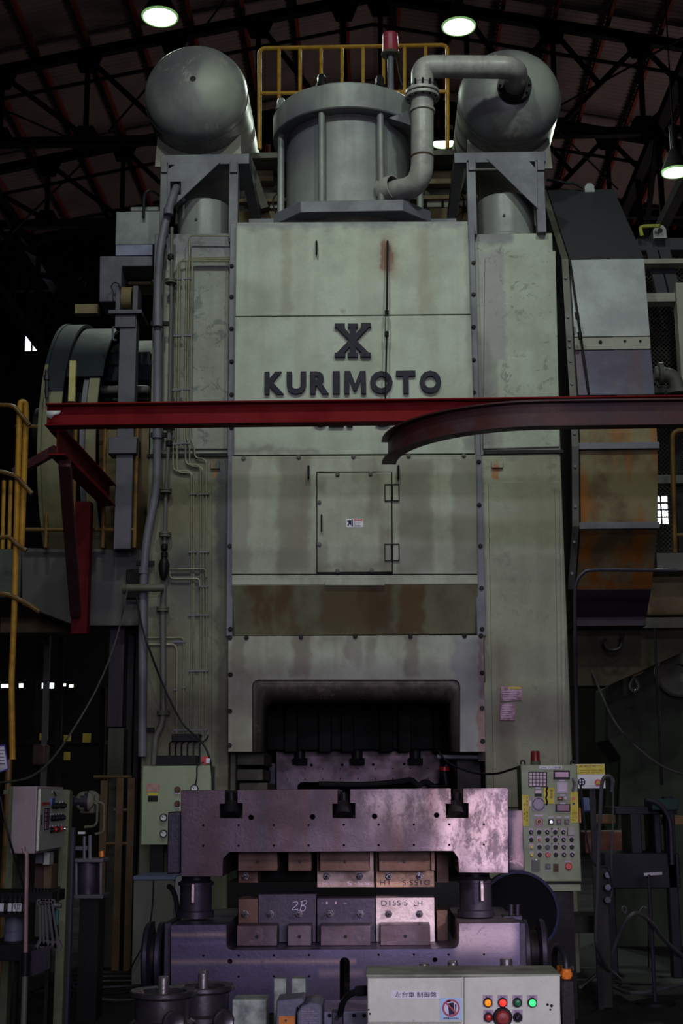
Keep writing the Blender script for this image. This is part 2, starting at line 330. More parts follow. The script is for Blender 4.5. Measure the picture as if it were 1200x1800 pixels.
def plate(loops, Y, d, name, mat, parent=None, bevel=0, px=True, **kw):   # flat plate with holes, outline read at depth Y
    lps = []
    for lp in loops:
        if px: lps.append([(P(q[0], q[1], Y).x, P(q[0], q[1], Y).z) for q in lp])
        else: lps.append([tuple(q[:2]) for q in lp])
    vs = [v for lp in lps for v in lp]; es = []; o = 0
    for lp in lps:
        es += [(o+i, o+(i+1) % len(lp)) for i in range(len(lp))]; o += len(lp)
    def inside(x, y):
        c = False
        for lp in lps:
            for i in range(len(lp)):
                (xa, ya), (xb, yb) = lp[i-1], lp[i]
                if (ya > y) != (yb > y) and x < (xb-xa)*(y-ya)/(yb-ya)+xa: c = not c
        return c
    rv, re_, rf, _a, _b, _c = delaunay_2d_cdt([Vector(v) for v in vs], es, [], 0, 1e-7)
    tri = [f for f in rf if inside(sum(rv[i].x for i in f)/3, sum(rv[i].y for i in f)/3)]
    n = len(rv); cnt = {}
    for f in tri:
        for i in range(3):
            k = (f[i], f[(i+1) % 3]); cnt[k] = 1
    fs = [tuple(f) for f in tri] + [(f[2]+n, f[1]+n, f[0]+n) for f in tri] + [(b_, a_, a_+n, b_+n) for (a_, b_) in cnt if (b_, a_) not in cnt]
    me = bpy.data.meshes.new(name); me.from_pydata([(v.x, Y, v.y) for v in rv]+[(v.x, Y+d, v.y) for v in rv], [], fs)
    bm = bmesh.new(); bm.from_mesh(me); bmesh.ops.recalc_face_normals(bm, faces=bm.faces); bm.to_mesh(me); bm.free()
    return tag(link(name, me, mat, parent, None, bevel), **{a: b for a, b in kw.items()})
def circ(px, py, r, n=12): return [(px+r*math.cos(2*math.pi*i/n), py+r*math.sin(2*math.pi*i/n)) for i in range(n)]
_gl = {}
def glyph_mesh(ch, off=0.0):
    if (ch, off) in _gl: return _gl[(ch, off)]
    cu = bpy.data.curves.new('t', 'FONT'); cu.body = ch; cu.extrude = .5; cu.offset = off; cu.resolution_u = 3; cu.size = 1
    o = bpy.data.objects.new('tmp', cu); COL.objects.link(o)
    dg = bpy.context.evaluated_depsgraph_get(); me = bpy.data.meshes.new_from_object(o.evaluated_get(dg)); bpy.data.objects.remove(o)
    _gl[(ch, off)] = me; return me
def text(ch, x0, y0, x1, y1, Y, d, name, mat, parent, off=0.0, rot=0, vertical=False, to=None, **kw):
    """text fitted to a photo rectangle; sits proud of the plane Y (front face Y-d)"""
    me = glyph_mesh(ch, off).copy()
    if not me.vertices: return None
    if rot: me.transform(Matrix.Rotation(R(rot), 4, 'Z'))
    xs = [v.co.x for v in me.vertices]; ys = [v.co.y for v in me.vertices]
    a, b = P(x0, (y0+y1)/2, Y).x, P(x1, (y0+y1)/2, Y).x; c, e = P((x0+x1)/2, y1, Y).z, P((x0+x1)/2, y0, Y).z
    if to: a, b, c, e = to
    sx = (b-a)/max(max(xs)-min(xs), 1e-4); sy = (e-c)/max(max(ys)-min(ys), 1e-4)
    for v in me.vertices:
        x, y, z = v.co; v.co = (a+(x-min(xs))*sx, Y-d+(.5-z)*d, c+(y-min(ys))*sy)
    return tag(link(name, me, mat, parent, None, 0, False), **kw)
def bolts(pts, Y, r, parent, mat, name='bolt', d=.018):
    for (x, y) in pts:
        b = MB(); c = P(x, y, Y); b.cyl(c, c-Vector((0, d*.4, 0)), r*1.5, 14); b.cyl(c-Vector((0, d*.4, 0)), c-Vector((0, d, 0)), r, 6)
        build(b, name, mat, parent)

# ------------------------------------------------------------------ SETTING: floor, walls, roof
b = MB(); b.box(-16, -12, -.2, 16, 52, 0); build(b, 'floor', M_floor, kind='structure')
for nm, bx in (('wall_back', (-16, 34.1, 0, 16, 34.4, 15.6)), ('wall_far', (-16, 51, 0, 16, 51.3, 19)), ('wall_left', (-16.3, -12, 0, -16, 51.3, 15)), ('wall_right', (16, -12, 0, 16.3, 51.3, 15))):
    b = MB(); b.box(*bx); build(b, nm, M_wall, kind='structure')
RX = P(655, 0, 25.4).x; RZ = P(655, -6, 25.4).z; SL = .20
roofz = lambda x: RZ + .25 - SL*abs(x-RX)
ceil = MB(); ceil.bar((RX, -12, RZ+.42), (RX, 51.3, RZ+.42), .7, .04); ceil = build(ceil, 'ceiling', M_roof, kind='structure')
def sheet_mesh(side):
    me = bpy.data.meshes.new('roof_sheet'); pitch = .15; W = 1.05; n = 28; L = 17.; vs = []; fs = []
    for i in range(n+1):
        y = W*i/n; z = .028*math.sin(2*math.pi*y/pitch)
        for x in (0, L): vs.append((side*x, y, z - SL*x))
    for i in range(n): fs.append((2*i, 2*i+1, 2*i+3, 2*i+2) if side < 0 else (2*i, 2*i+2, 2*i+3, 2*i+1))
    me.from_pydata(vs, [], fs); me.materials.append(M_roof); me.shade_smooth(); return me
for side in (-1, 1):
    me = sheet_mesh(side)
    for k in range(60):
        o = bpy.data.objects.new('roof_sheet', me); COL.objects.link(o); o.parent = ceil
        o.location = Vector((RX, -11.5+k*1.04, RZ+.38+(.012 if k % 2 else 0))) - wloc(ceil)
    pm = None
    for k in range(15):
        x = RX + side*(.55+k*1.06)
        if pm is None:
            q = MB(); q.bar((x, -11, roofz(x)), (x, 50.8, roofz(x)), .07, .12); po = build(q, 'purlin', M_purl, ceil); pm = po.data
            base = po
        else:
            po = base.copy(); COL.objects.link(po); po.location = base.location + Vector((side*k*1.06, 0, -SL*k*1.06))
def truss(Y, label):
    zb = P(100, 250, 25.4).z; t = thing('roof_truss', label, 'roof truss', (RX, Y, zb), 'roof trusses across the shop')
    for s in (-1, 1):
        q = MB(); q.bar((RX, Y, RZ), (RX+s*16.3, Y, RZ-SL*16.3), .16, .20); build(q, 'top_chord', M_truss, t)
        q = MB(); q.bar((RX, Y+.02, RZ-.62), (RX+s*16.3, Y+.02, RZ-.62-SL*16.3), .05, .06); build(q, 'sag_rod', M_truss, t)
    q = MB(); q.bar((-15.9, Y, zb), (15.9, Y, zb), .16, .17); build(q, 'bottom_chord', M_truss, t)
    for s in (-1, 1):
        for k in range(8):
            x = RX + s*(k*1.75 + (.6 if s < 0 else .15)); xz = RZ-SL*abs(x-RX)
            if xz - zb < .25: continue
            q = MB(); q.bar((x, Y, xz), (x, Y, zb), .10, .07); build(q, 'vertical_strut', M_truss, t)
            q = MB(); q.prism([(x-.30, xz-.05-.0), (x+.30, xz-.05), (x+.16, xz-.42), (x-.16, xz-.42)], 1, Y-.03, Y+.03); build(q, 'gusset_plate', M_truss, t)
            q = MB(); q.prism([(x-.34, zb), (x+.34, zb), (x+.15, zb+.34), (x-.15, zb+.34)], 1, Y-.03, Y+.03); build(q, 'gusset_plate', M_truss, t)
            if k > 0:
                q = MB(); q.bar((x, Y, xz-.1), (x-s*1.75, Y, zb+.1), .10, .09); build(q, 'diagonal_strut', M_truss, t)
                if s > 0: q = MB(); q.bar((x, Y, xz-.1), (x+s*.92, Y, (xz+zb)/2-.15), .09, .08); build(q, 'diagonal_strut', M_truss, t)
    return t
truss(25.4, 'nearest dark lattice roof truss above the tanks')
truss(29.4, 'second dark roof truss, its chord just behind the nearest truss')
truss(33.4, 'third dark roof truss, further down the shop')
truss(37.4, 'farthest dark roof truss, lowest in the photo behind the press')
# longitudinal lattice girders
for s, px0, lab in ((1, 1152, 'dark lattice girder running away under the roof at far right'), (-1, -60, 'dark lattice girder running away under the roof at far left')):
    X = P(px0, 236, 25.4).x; z1 = P(1152, 236, 25.4).z; z0 = z1-2.0
    t = thing('lattice_girder', lab, 'girder', (X, 28, z0))
    q = MB(); q.bar((X, 21, z1), (X, 33.9, z1), .2, .2); build(q, 'top_chord', M_truss, t)
    q = MB(); q.bar((X, 21, z0), (X, 33.9, z0), .2, .2); build(q, 'bottom_chord', M_truss, t)
    for k in range(6):
        y = 21+k*2.1
        q = MB(); q.bar((X, y, z0), (X, y, z1), .1, .1); build(q, 'vertical_strut', M_truss, t)
        q = MB(); q.bar((X, y, z0 if k % 2 else z1), (X, y+2.1, z1 if k % 2 else z0), .1, .1); build(q, 'diagonal_strut', M_truss, t)
# bracing rods under the roof
for a, c, lab in (((1200, 66, 24), (985, 185, 26), 'thin bracing rod slanting down left beside the right tank'), ((1085, 332, 30), (955, 205, 24), 'thin bracing rod slanting down right below the right tank'),
                  ((20, 410, 22), (150, 282, 28), 'thin bracing rod below the left roof truss'), ((192, 230, 24), (262, 150, 26), 'thin bracing rod beside the left tank'),
                  ((0, 190, 25), (120, 242, 26), 'thin bracing rod crossing under the left roof truss'), ((395, 0, 24), (350, 60, 25), 'thin bracing rod beside the left ceiling lamp')):
    q = MB(); q.cyl(P(*a), P(*c), .022, 6); build(q, 'bracing_rod', M_truss, None, label=lab, cat='rod')
# grey-brown crane girder lower left
t = thing('lattice_brace', 'dusty brown steel brace frame beside the left wall under the roof', 'brace', P(60, 500, 24))
for a, c in (((-20, 335, 24), (140, 540, 24)), ((-20, 372, 24), (105, 560, 24)), ((-10, 465, 24), (150, 500, 24)), ((-10, 452, 24), (35, 430, 24)), ((36, 430, 24), (140, 490, 24))):
    q = MB(); q.bar(P(*a), P(*c), .07, .09); build(q, 'brace_bar', surf('dusty_brown_steel', (.008,.006,.006), .6, 0, (.02,.016,.015), .5, 2., bump=0), t)
# windows
def win(n, px0, py0, px1, py1, Y, nx, ny, strength, col, wall):
    a, c = P(px0, py1, Y), P(px1, py0, Y)
    fr = MB(); fr.box(a.x-.06, Y-.06, a.z-.06, c.x+.06, Y-.0, a.z); fr.box(a.x-.06, Y-.06, c.z, c.x+.06, Y, c.z+.06)
    fr.box(a.x-.06, Y-.06, a.z, a.x, Y, c.z); fr.box(c.x, Y-.06, a.z, c.x+.06, Y, c.z)
    for i in range(1, nx): x = a.x+(c.x-a.x)*i/nx; fr.box(x-.02, Y-.05, a.z, x+.02, Y, c.z)
    for i in range(1, ny): z = a.z+(c.z-a.z)*i/ny; fr.box(a.x, Y-.05, z-.02, c.x, Y, z+.02)
    f = build(fr, 'window_%d' % n, M_truss, kind='structure')
    for i in range(nx):
        for j in range(ny):
            q = MB(); x0 = a.x+(c.x-a.x)*i/nx; x1 = a.x+(c.x-a.x)*(i+1)/nx; z0 = a.z+(c.z-a.z)*j/ny; z1 = a.z+(c.z-a.z)*(j+1)/ny
            q.box(x0+.01, Y-.02, z0+.01, x1-.01, Y-.01, z1-.01); build(q, 'pane', glow('daylit_pane_%d' % n, col, strength), f)
win(1, 44, 584, 70, 618, 34.08, 2, 1, 7, (.7, .8, 1), 'back')
win(2, 1138, 872, 1172, 922, 34.08, 3, 4, 8, (.85, .93, 1), 'back')
win(3, 2, 1202, 20, 1210, 34.08, 1, 1, 5, (.8, 1, .9), 'back')
win(4, 68, 1200, 96, 1211, 34.08, 2, 1, 5, (.6, .85, 1), 'back')
win(5, 33, 1201, 42, 1210, 34.08, 1, 1, 4, (.8, 1, .85), 'back'); win(6, 108, 1201, 117, 1207, 34.08, 1, 1, 3, (1, .95, .7), 'back'); win(7, 121, 1203, 130, 1209, 34.08, 1, 1, 3, (1, .95, .7), 'back')

# ------------------------------------------------------------------ ceiling lamps in view
def bay(px, py, rpx, Y, lab, power):
    c = P(px, py, Y); r = rpx*S(px, py, Y)
    t = thing('high_bay_lamp', lab, 'ceiling lamp', c, 'high-bay lamps under the roof')
    q = MB(); q.lathe(c, (0,0,1), [(0, r), (.02, r*1.04), (.12, r*.86), (.30, r*.5), (.36, r*.34), (.36, .001)], 28); q.lathe(c, (0,0,1), [(0, r), (.11, r*.84), (.28, r*.48)], 28); build(q, 'reflector', M_dark, t, fix=False)
    q = MB(); q.cyl(c+Vector((0,0,.36)), c+Vector((0,0,.75)), r*.3, 16); build(q, 'ballast', M_dark, t)
    q = MB(); q.lathe(c, (0,0,1), [(.01, .001), (.012, r*.93), (.03, r*.97)], 28); build(q, 'lens', glow('lamp_lens', (.88, 1, .90), 9), t)
    q = MB(); q.lathe(c, (0,0,1), [(-.008, r*.94), (-.008, r*1.03), (.014, r*1.05), (.014, r*.96)], 28, True); build(q, 'rim', glow('lamp_rim_glow', (.30, .62, .22), .5), t)
    top = min(roofz(c.x), 60); q = MB(); q.cyl(c+Vector((0,0,.75)), (c.x, c.y, top-.05), .012, 6); build(q, 'hanging_rod', M_truss, t)
    l = bpy.data.lights.new('high_bay_light', 'SPOT'); l.energy = power; l.color = (.85, 1, .85); l.spot_size = R(160); l.spot_blend = .7; l.shadow_soft_size = r
    o = bpy.data.objects.new('high_bay_light', l); COL.objects.link(o); o.location = c - Vector((0,0,.06))
    return t
bay(281, 30, 31, 17, 'round lit ceiling lamp above the left tank', 800)
bay(806, 47, 29, 18, 'round lit ceiling lamp above the right tank and bent pipe', 1100)
bay(1187, 303, 24, 19, 'round lit ceiling lamp cut by the right photo edge', 900)
bay(779, 252, 20, 26, 'round lit ceiling lamp glimpsed behind the vertical pipe', 1100)

# ------------------------------------------------------------------ FORGING PRESS
press = thing('forging_press', 'towering pale green forging press with dark blue lettering on its front cover', 'press', (P(625,1400,12).x, 12.6, 0))
YC, YL, YK = 12.0, 11.93, 11.8
# columns: upper castings and wider lower frames
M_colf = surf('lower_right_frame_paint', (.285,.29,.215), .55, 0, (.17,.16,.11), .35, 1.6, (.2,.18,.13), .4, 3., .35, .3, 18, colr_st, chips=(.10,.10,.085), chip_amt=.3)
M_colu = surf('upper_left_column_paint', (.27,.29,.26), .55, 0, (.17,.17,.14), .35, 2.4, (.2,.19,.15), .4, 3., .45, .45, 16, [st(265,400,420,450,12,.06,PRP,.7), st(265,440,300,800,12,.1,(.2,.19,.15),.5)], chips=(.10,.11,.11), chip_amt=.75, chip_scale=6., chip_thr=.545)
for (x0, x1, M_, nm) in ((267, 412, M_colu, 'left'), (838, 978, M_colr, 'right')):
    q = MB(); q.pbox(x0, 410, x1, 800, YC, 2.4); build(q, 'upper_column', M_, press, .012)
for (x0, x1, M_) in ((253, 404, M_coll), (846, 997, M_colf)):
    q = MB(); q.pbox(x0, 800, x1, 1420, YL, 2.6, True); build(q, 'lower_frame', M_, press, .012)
# recessed field outlines, plates and lips on the columns
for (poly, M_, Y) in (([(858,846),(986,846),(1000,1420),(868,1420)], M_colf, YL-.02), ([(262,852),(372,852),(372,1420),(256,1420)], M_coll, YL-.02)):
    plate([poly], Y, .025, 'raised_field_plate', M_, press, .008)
plate([[(864,810),(884,810),(884,822),(864,822)]], YL-.03, .03, 'stop_block', M_colf, press, .004)
plate([[(370,812),(386,812),(386,824),(370,824)]], YL-.03, .03, 'stop_block', M_coll, press, .004)
plate([[(975,860),(983,860),(990,1420),(982,1420)]], YL-.035, .02, 'weld_strip', M_colf, press, .005)
plate([[(852,452),(976,440),(984,786),(848,790)]], YC-.02, .02, 'upper_field_plate', M_colr, press, .01)
plate([[(300,455),(402,455),(400,790),(292,790)]], YC-.02, .02, 'upper_field_plate', M_colu, press, .01)
q = MB(); q.pbox(258, 797, 404, 803, YL-.02, .06); build(q, 'frame_lip', M_dark, press); q = MB(); q.pbox(850, 791, 990, 797, YC-.03, .06); build(q, 'frame_lip', M_dark, press)
# crown and inner body between the columns
q = MB(); q.pbox(400, 396, 848, 1100, 12.15, 2.2); build(q, 'crown_body', M_grnd, press)
# flanges between cover and columns with bolts
for x0, x1, y0, y1 in ((404, 413, 392, 800), (401, 409, 800, 1118), (826, 838, 395, 800), (836, 849, 800, 1118)):
    q = MB(); q.pbox(x0-2, y0, x1+1, y1, YK+.06, .2); build(q, 'cover_flange', M_grey, press, .004)
bolts([(407, y) for y in (468, 522, 578, 636, 694, 752)] + [(832, y) for y in (462, 518, 575, 633, 690)] + [(841, 812), (842, 888), (844, 960), (846, 1034), (847, 1106)] + [(405, 1106), (404, 960)], YK+.06, .014, press, M_dark)
# front covers
def cover(x0, y0, x1, y1, M_, Y, d, name='cover_panel', bev=.006):
    a, c = P(x0, y1, Y), P(x1, y0, Y); xm = (x0+x1)/2
    return plate([[(x0, y0), (x1, y0), (x1, y1), (x0, y1)]], Y, d, name, M_, press, bev)
pA = plate([[(415,391),(822,389),(827,552),(413,556)]], YK, .34, 'upper_cover_panel', M_cover, press, .006)
pB = plate([[(413,557.5),(827,553.5),(835,797),(410,800)]], YK, .34, 'name_cover_panel', M_cover, press, .006)
q = MB(); q.prism([(P(x,y,YK).x, P(x,y,YK).z) for x,y in ((407,1009),(407,802),(836,799.5),(839,1009),(690,1009),(689,829),(556,829),(556,1009))], 1, YK, YK+.34); pC = build(q, 'lower_cover_panel', M_low, press, .004)
q = MB(); q.pbox(550, 825, 694, 1009, YK+.03, .1); build(q, 'door_backing', M_dark, press)
door = plate([[(557.5,831),(687.5,830),(688.5,1005),(557.5,1006)]], YK-.006, .03, 'access_door', M_low, press, .004)
pS = plate([[(407,1010.5),(839,1010.5),(840,1027),(407,1029)]], YK, .34, 'lower_cover_strip', M_low, press, .006)
plate([[(571,1021),(676,1021),(676,1029),(571,1029)]], YK-.015, .03, 'strip_lip', M_low, press, .003)
# sloped hood under the cover
a, c = P(407, 1029, YK), P(840, 1028, YK); e, g = P(411, 1118, 12.02), P(838, 1116, 12.02)
q = MB(); q.add([(a.x,YK,a.z),(c.x,YK,a.z),(g.x,12.02,e.z),(e.x,12.02,e.z),(a.x,12.14,a.z),(c.x,12.14,a.z),(g.x,12.14,e.z),(e.x,12.14,e.z)],
               [(0,1,2,3),(4,7,6,5),(0,4,5,1),(3,2,6,7),(0,3,7,4),(1,5,6,2)]); build(q, 'sloped_hood', M_hood, press, .006)
# door furniture
bolts([(593,834),(651,833),(561,883),(561,957),(593,1004),(653,1003)], YK-.008, .013, door, M_cab)
for (x, y0, y1) in ((565, 905, 933),):
    q = MB(); q.rtube([P(x,y0,YK-.01), P(x,y0,YK-.05), P(x,y1,YK-.05), P(x,y1,YK-.01)], .007, .02, 8); build(q, 'door_handle', M_dark, door)
for y in (851, 956):
    q = MB(); c0 = P(688.5, y, YK-.012); c1 = P(688.5, y+30, YK-.012); q.cyl(c0, c1, .009, 10)
    for s in (-1, 1):
        X = c0.x+s*.062; q.bar((c0.x, YK-.016, c0.z-.004), (X, YK-.016, c0.z-.004), .008, .008); q.bar((c0.x, YK-.016, c1.z+.004), (X, YK-.016, c1.z+.004), .008, .008); q.bar((X, YK-.016, c0.z), (X, YK-.016, c1.z), .008, .008)
    hg = build(q, 'hinge', M_dark, door)
    for s in (-1, 1):
        q = MB(); q.box(c0.x+s*.010, YK-.012, c1.z+.008, c0.x+s*.058, YK-.008, c0.z-.008); build(q, 'hinge_leaf', M_low, hg)
for x in (556, 681, 542, 700):
    y = 424 if x in (556, 681) else 819
    q = MB(); q.rtube([P(x,y,YK), P(x,y,YK-.06), P(x,y+22,YK-.06), P(x,y+22,YK)], .009, .025, 8); build(q, 'lifting_handle', M_dark, press)
bolts([(428,806),(525,804),(621,803),(718,802),(815,801)], YK, .014, press, M_grnd)
bolts([(433,1121),(529,1120),(624,1119),(721,1119),(816,1118),(404,1121),(405,1186),(404,1250),(403,1310),(845,1118),(847,1183),(847,1245),(848,1303)], 11.7, .014, press, M_dark)
# raised letters and emblem
def letters(word, rects, y0, y1, off=.025):
    for ch, (x0, x1) in zip(word, rects): text(ch, x0, y0, x1, y1, YK, .035, 'letter', M_letter, pB, off)
ys = lambda x: -(x-464)*.0065
for ch, (x0, x1) in zip('KURIMOTO', [(465,499),(504,538),(545,578),(585,597),(605,643),(650,690),(696,730),(737,775)]):
    if ch == 'M':
        q = MB(); q.prism([(P(x,y,YK).x, P(x,y,YK).z) for x,y in ((605,693.5),(605.5,654),(615.5,654),(624,676),(632.5,654),(642.5,654),(643.5,693.5),(634.5,693.5),(634.5,668),(627,688),(621,688),(613.5,668),(614,693.5))], 1, YK-.035, YK); build(q, 'letter', M_letter, pB, smooth=False); continue
    text(ch, x0, 655+ys(x0), x1, 694.5+ys(x0), YK, .035, 'letter', M_letter, pB, .012 if ch == 'M' else .045)
for ch, (x0, x1) in zip('C2F50', [(546,573),(578,604),(609,634),(660,690),(696,724)]):
    text(ch, x0, 712+ys(x0), x1, 752+ys(x0), YK, .035, 'letter', M_letter, pB, .045)
plate([[(640,730),(653,730),(653,736),(640,736)]], YK-.035, .035, 'letter', M_letter, pB)
def epoly(pts): return [(x, y) for x, y in pts]
em = MB()
for poly in ([(588,571),(606,571),(606,578),(604,578),(648,622),(652,622),(652,629),(633,629),(633,623),(636,623),(592,578),(588,578)],
             [(652,570),(634,570),(634,577),(636,577),(592,622),(588,622),(588,629),(607,629),(607,623),(604,623),(648,577),(652,577)],
             [(611,571),(629,571),(629,578),(625,578),(625,622),(629,622),(629,629),(611,629),(611,622),(615,622),(615,578),(611,578)]):
    em.prism([(P(x, y, YK).x, P(x, y, YK).z) for x, y in poly], 1, YK-.035-.0015*(poly[0][0] % 5), YK)
build(em, 'emblem', M_letter, pB, smooth=False)
# lower apron with rounded opening
def rr(x0, y0, x1, y1, r, open_bottom=True):
    return [(x0, y1)] + [(x0+r-r*math.cos(t), y0+r-r*math.sin(t)) for t in (0, .5, 1.05, 1.57)] + [(x1-r+r*math.sin(t), y0+r-r*math.cos(t)) for t in (0, .5, 1.05, 1.57)] + [(x1, y1)]
opn = rr(443, 1195, 808, 1322, 11)
apron = plate([[(401,1322),(401,1118),(849,1117),(853,1322)] + list(reversed(opn))], 11.7, .05, 'apron_plate', M_low, press, .004)
q = MB(); q.pbox(400, 1118, 852, 1200, 11.76, .7); build(q, 'apron_box', M_grnd, press)
# bevelled scratched frame inside the opening
M_scr = surf('scratched_dark_frame_paint', (.075,.062,.052), .5, .1, (.05,.045,.04), .5, 4., (.22,.17,.15), .3, 12., .4, .1, 50, chips=(.20,.155,.14), chip_amt=.75, chip_scale=3.)
o1 = rr(443,1195,808,1322,11); o2 = rr(467,1233,788,1322,14)
q = MB(); n = len(o1); v1 = [P(x,y,11.74) for x,y in o1]; v2 = [P(x,y,11.90) for x,y in o2]
q.add(v1+v2, [(i, i+1, n+i+1, n+i) for i in range(n-1)]); fr = build(q, 'bevelled_opening_frame', M_scr, press, fix=False)
so = fr.modifiers.new('solid', 'SOLIDIFY'); so.thickness = .02
# inside of the press: ram face, side ways, bed
q = MB(); q.pbox(455, 1218, 800, 1318, 13.05, 1.2); M_ramshade = surf('shaded_ram_steel', (.006,.005,.005), .7, 0, (.003,.003,.003), bump=0); build(q, 'ram', M_ramshade, press, .01)  # near-black base stands in for the shade inside the opening
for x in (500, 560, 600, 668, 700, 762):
    q = MB(); q.pbox(x, 1235+(x % 7)*3, x+22, 1322, 12.9, .2); build(q, 'ram_clamp', M_ramshade, press, .008)
q = MB(); q.pbox(405, 1100, 846, 1420, 14.3, .1, True); build(q, 'back_shield', M_ramshade, press)
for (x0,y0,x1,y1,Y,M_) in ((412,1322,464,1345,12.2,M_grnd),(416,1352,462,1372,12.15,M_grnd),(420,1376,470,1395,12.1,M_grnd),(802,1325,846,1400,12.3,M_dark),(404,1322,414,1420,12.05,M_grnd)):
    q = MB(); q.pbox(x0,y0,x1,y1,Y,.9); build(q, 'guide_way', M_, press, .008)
bx0, bx1 = P(405,1500,12.2).x, P(848,1500,12.2).x
q = MB(); q.box(bx0, 12.0, 0, bx1, 14.3, .74); build(q, 'press_bed', M_dark, press)
# warning sticker
s_ = plate([[(608.5,912),(638,911.5),(638,926.5),(608.5,927)]], YK-.009, .003, 'warning_sticker', M_white, door)
plate([[(622,912.3),(637.3,912),(637.3,916),(622,916)]], YK-.0105, .0015, 'sticker_header', M_redp, s_)
text('危険', 625, 912.7, 634, 915.4, YK-.0105, .001, 'sticker_text', M_white, s_)
for i, y in enumerate((918, 920.4, 922.6, 924.6)):
    text('動作中は手を入れるな'[:8-i % 2*2], 622.5, y, 636-(i % 2)*3, y+1.4, YK-.009, .001, 'sticker_text', M_ink, s_)
plate([[(618,913),(620,913),(620,925.5),(618,925.5)]], YK-.0105, .0015, 'sticker_pictogram', M_ink, s_)
plate([[(610,914),(612,916),(614,913.5),(615,916),(617.5,914),(617.5,924),(614,921),(612,925),(610,923),(613,919),(610,917)]], YK-.0105, .0015, 'sticker_pictogram', M_ink, s_)
# nameplates on the right frame
n1 = plate([[(880,1207),(917,1206),(917,1231),(880,1233)]], YL-.05, .008, 'nameplate', M_pinkd, press)
plate([[(893,1207.5),(916,1207),(916,1211),(893,1211.5)]], YL-.053, .003, 'plate_header', M_tagy, n1)
for i in range(4): text('▬▬▬▬', 883, 1214+i*4.2, 914-(i*5 % 9), 1215.2+i*4.2, YL-.05, .002, 'plate_text', M_lav, n1)
n2 = plate([[(879,1236),(904,1235),(905,1266),(879,1266)]], YL-.05, .008, 'nameplate', M_pinkd, press)
for i in range(6): text('▬▬▬', 882, 1240+i*4, 901-(i*5 % 8), 1241+i*4, YL-.05, .002, 'plate_text', M_lav, n2)
# tie-rod nut housings on the column tops
for (x0, x1, yt, yb, lx0, lx1, ly) in ((306, 399, 348, 418, 298, 402, 437), (843, 944, 340, 412, 838, 946, 432)):
    Yc = 12.33; cx = (x0+x1)/2; c = P(cx, yb, 12.08); r = (x1-x0)/2*S(cx, yb, Yc); zt = P(cx, yt, 12.1).z
    q = MB(); q.lathe((c.x, Yc, c.z-.1), (0,0,1), [(0, r), (zt-c.z+.08, r), (zt-c.z+.1, r-.02), (zt-c.z+.1, .01)], 40); h = build(q, 'tie_rod_housing', M_cyl, press, fix=False)
    q = MB(); dd = P(cx-8, (yt+yb)/2+3, Yc-r); q.cyl(dd-Vector((0,.004,0)), dd+Vector((0,.02,0)), .013, 12); build(q, 'plug_hole', M_blk, h)
    q = MB(); z2 = P(cx, ly, 12.0).z; r2 = (lx1-lx0)/2*S(cx, ly, Yc); q.lathe((c.x, Yc, z2), (0,0,1), [(0, r2*.9), (.0, r2), (c.z-z2+.01, r2), (c.z-z2+.03, r*.98)], 40); build(q, 'housing_collar', M_cyl, press, .006, fix=False)

# ------------------------------------------------------------------ main cylinder on the crown
YQ = 12.55; cx = P(611, 260, YQ).x; Rr = 131*S(611, 220, YQ)
zpb, zpt = P(615, 372, 11.8).z, P(615, 352, 11.8).z
zrt, zrb = P(612, 140, YQ-Rr).z, P(612, 188, YQ-Rr).z
cyl = thing('press_cylinder', 'big grey hydraulic cylinder with a wide top rim standing on the press crown', 'cylinder', (cx, YQ, zpb))
hf, ch = Rr*1.0, .27; pc = P(618, 372, 11.8).x
oct_ = [(-hf+ch,-hf),(hf-ch,-hf),(hf,-hf+ch),(hf,hf-ch),(hf-ch,hf),(-hf+ch,hf),(-hf,hf-ch),(-hf,-hf+ch)]
q = MB(); q.prism([(pc+x, 11.8+hf+y) for x, y in oct_], 2, zpb, zpt); build(q, 'base_plate', M_grey, cyl, .006)
q = MB(); q.cyl((pc, 11.8+hf, zpb-.25), (pc, 11.8+hf, zpb), hf*.86, 40); build(q, 'base_spigot', M_grnd, cyl)
Rb = 108*S(612, 300, YQ)
q = MB(); q.cyl((cx, YQ, zpt-.01), (cx, YQ, zrb+.02), Rb, 48); build(q, 'barrel', M_cyl, cyl)
q = MB(); q.lathe((cx, YQ, zrb), (0,0,1), [(0, Rb-.02), (0, Rr-.01), (.01, Rr), (zrt-zrb-.05, Rr), (zrt-zrb-.04, Rr-.02), (zrt-zrb-.02, Rr-.02), (zrt-zrb, Rr-.04), (zrt-zrb, .01)], 64); build(q, 'top_rim', M_cyl, cyl, fix=False)
Rrod = Rr*.915
for px in (565, 669):
    X = P(px, 270, YQ-Rrod).x; dx = X-cx; y = YQ - math.sqrt(max(Rrod**2-dx**2, 0))
    q = MB(); q.cyl((X, y, zpt), (X, y, zrb+.01), .033, 16); build(q, 'tie_rod', M_cyl, cyl)
    q = MB(); q.lathe((X, y, zrt-.01), (0,0,1), [(0,.055),(.03,.055),(.03,.042),(.09,.042),(.12,.03),(.12,.001)], 8); build(q, 'rod_nut', M_dark, cyl, fix=False)
for px in (496, 737):
    X = P(px, 300, YQ).x; y = YQ - math.sqrt(max(Rrod**2-(X-cx)**2, 0))
    q = MB(); q.cyl((X, y, zpb-.02), (X, y, zrb+.01), .033, 16); build(q, 'tie_rod', M_cyl, cyl)
    q = MB(); q.lathe((X, y, zrt-.01), (0,0,1), [(0,.055),(.03,.055),(.03,.042),(.09,.042),(.12,.03),(.12,.001)], 8); build(q, 'rod_nut', M_cyl, cyl, fix=False)
for (x0, x1) in ((437, 486), (752, 802)):
    q = MB(); q.pbox(x0, 384, x1, 392, 12.2, .3); build(q, 'crown_lug', M_grey, press, .004)
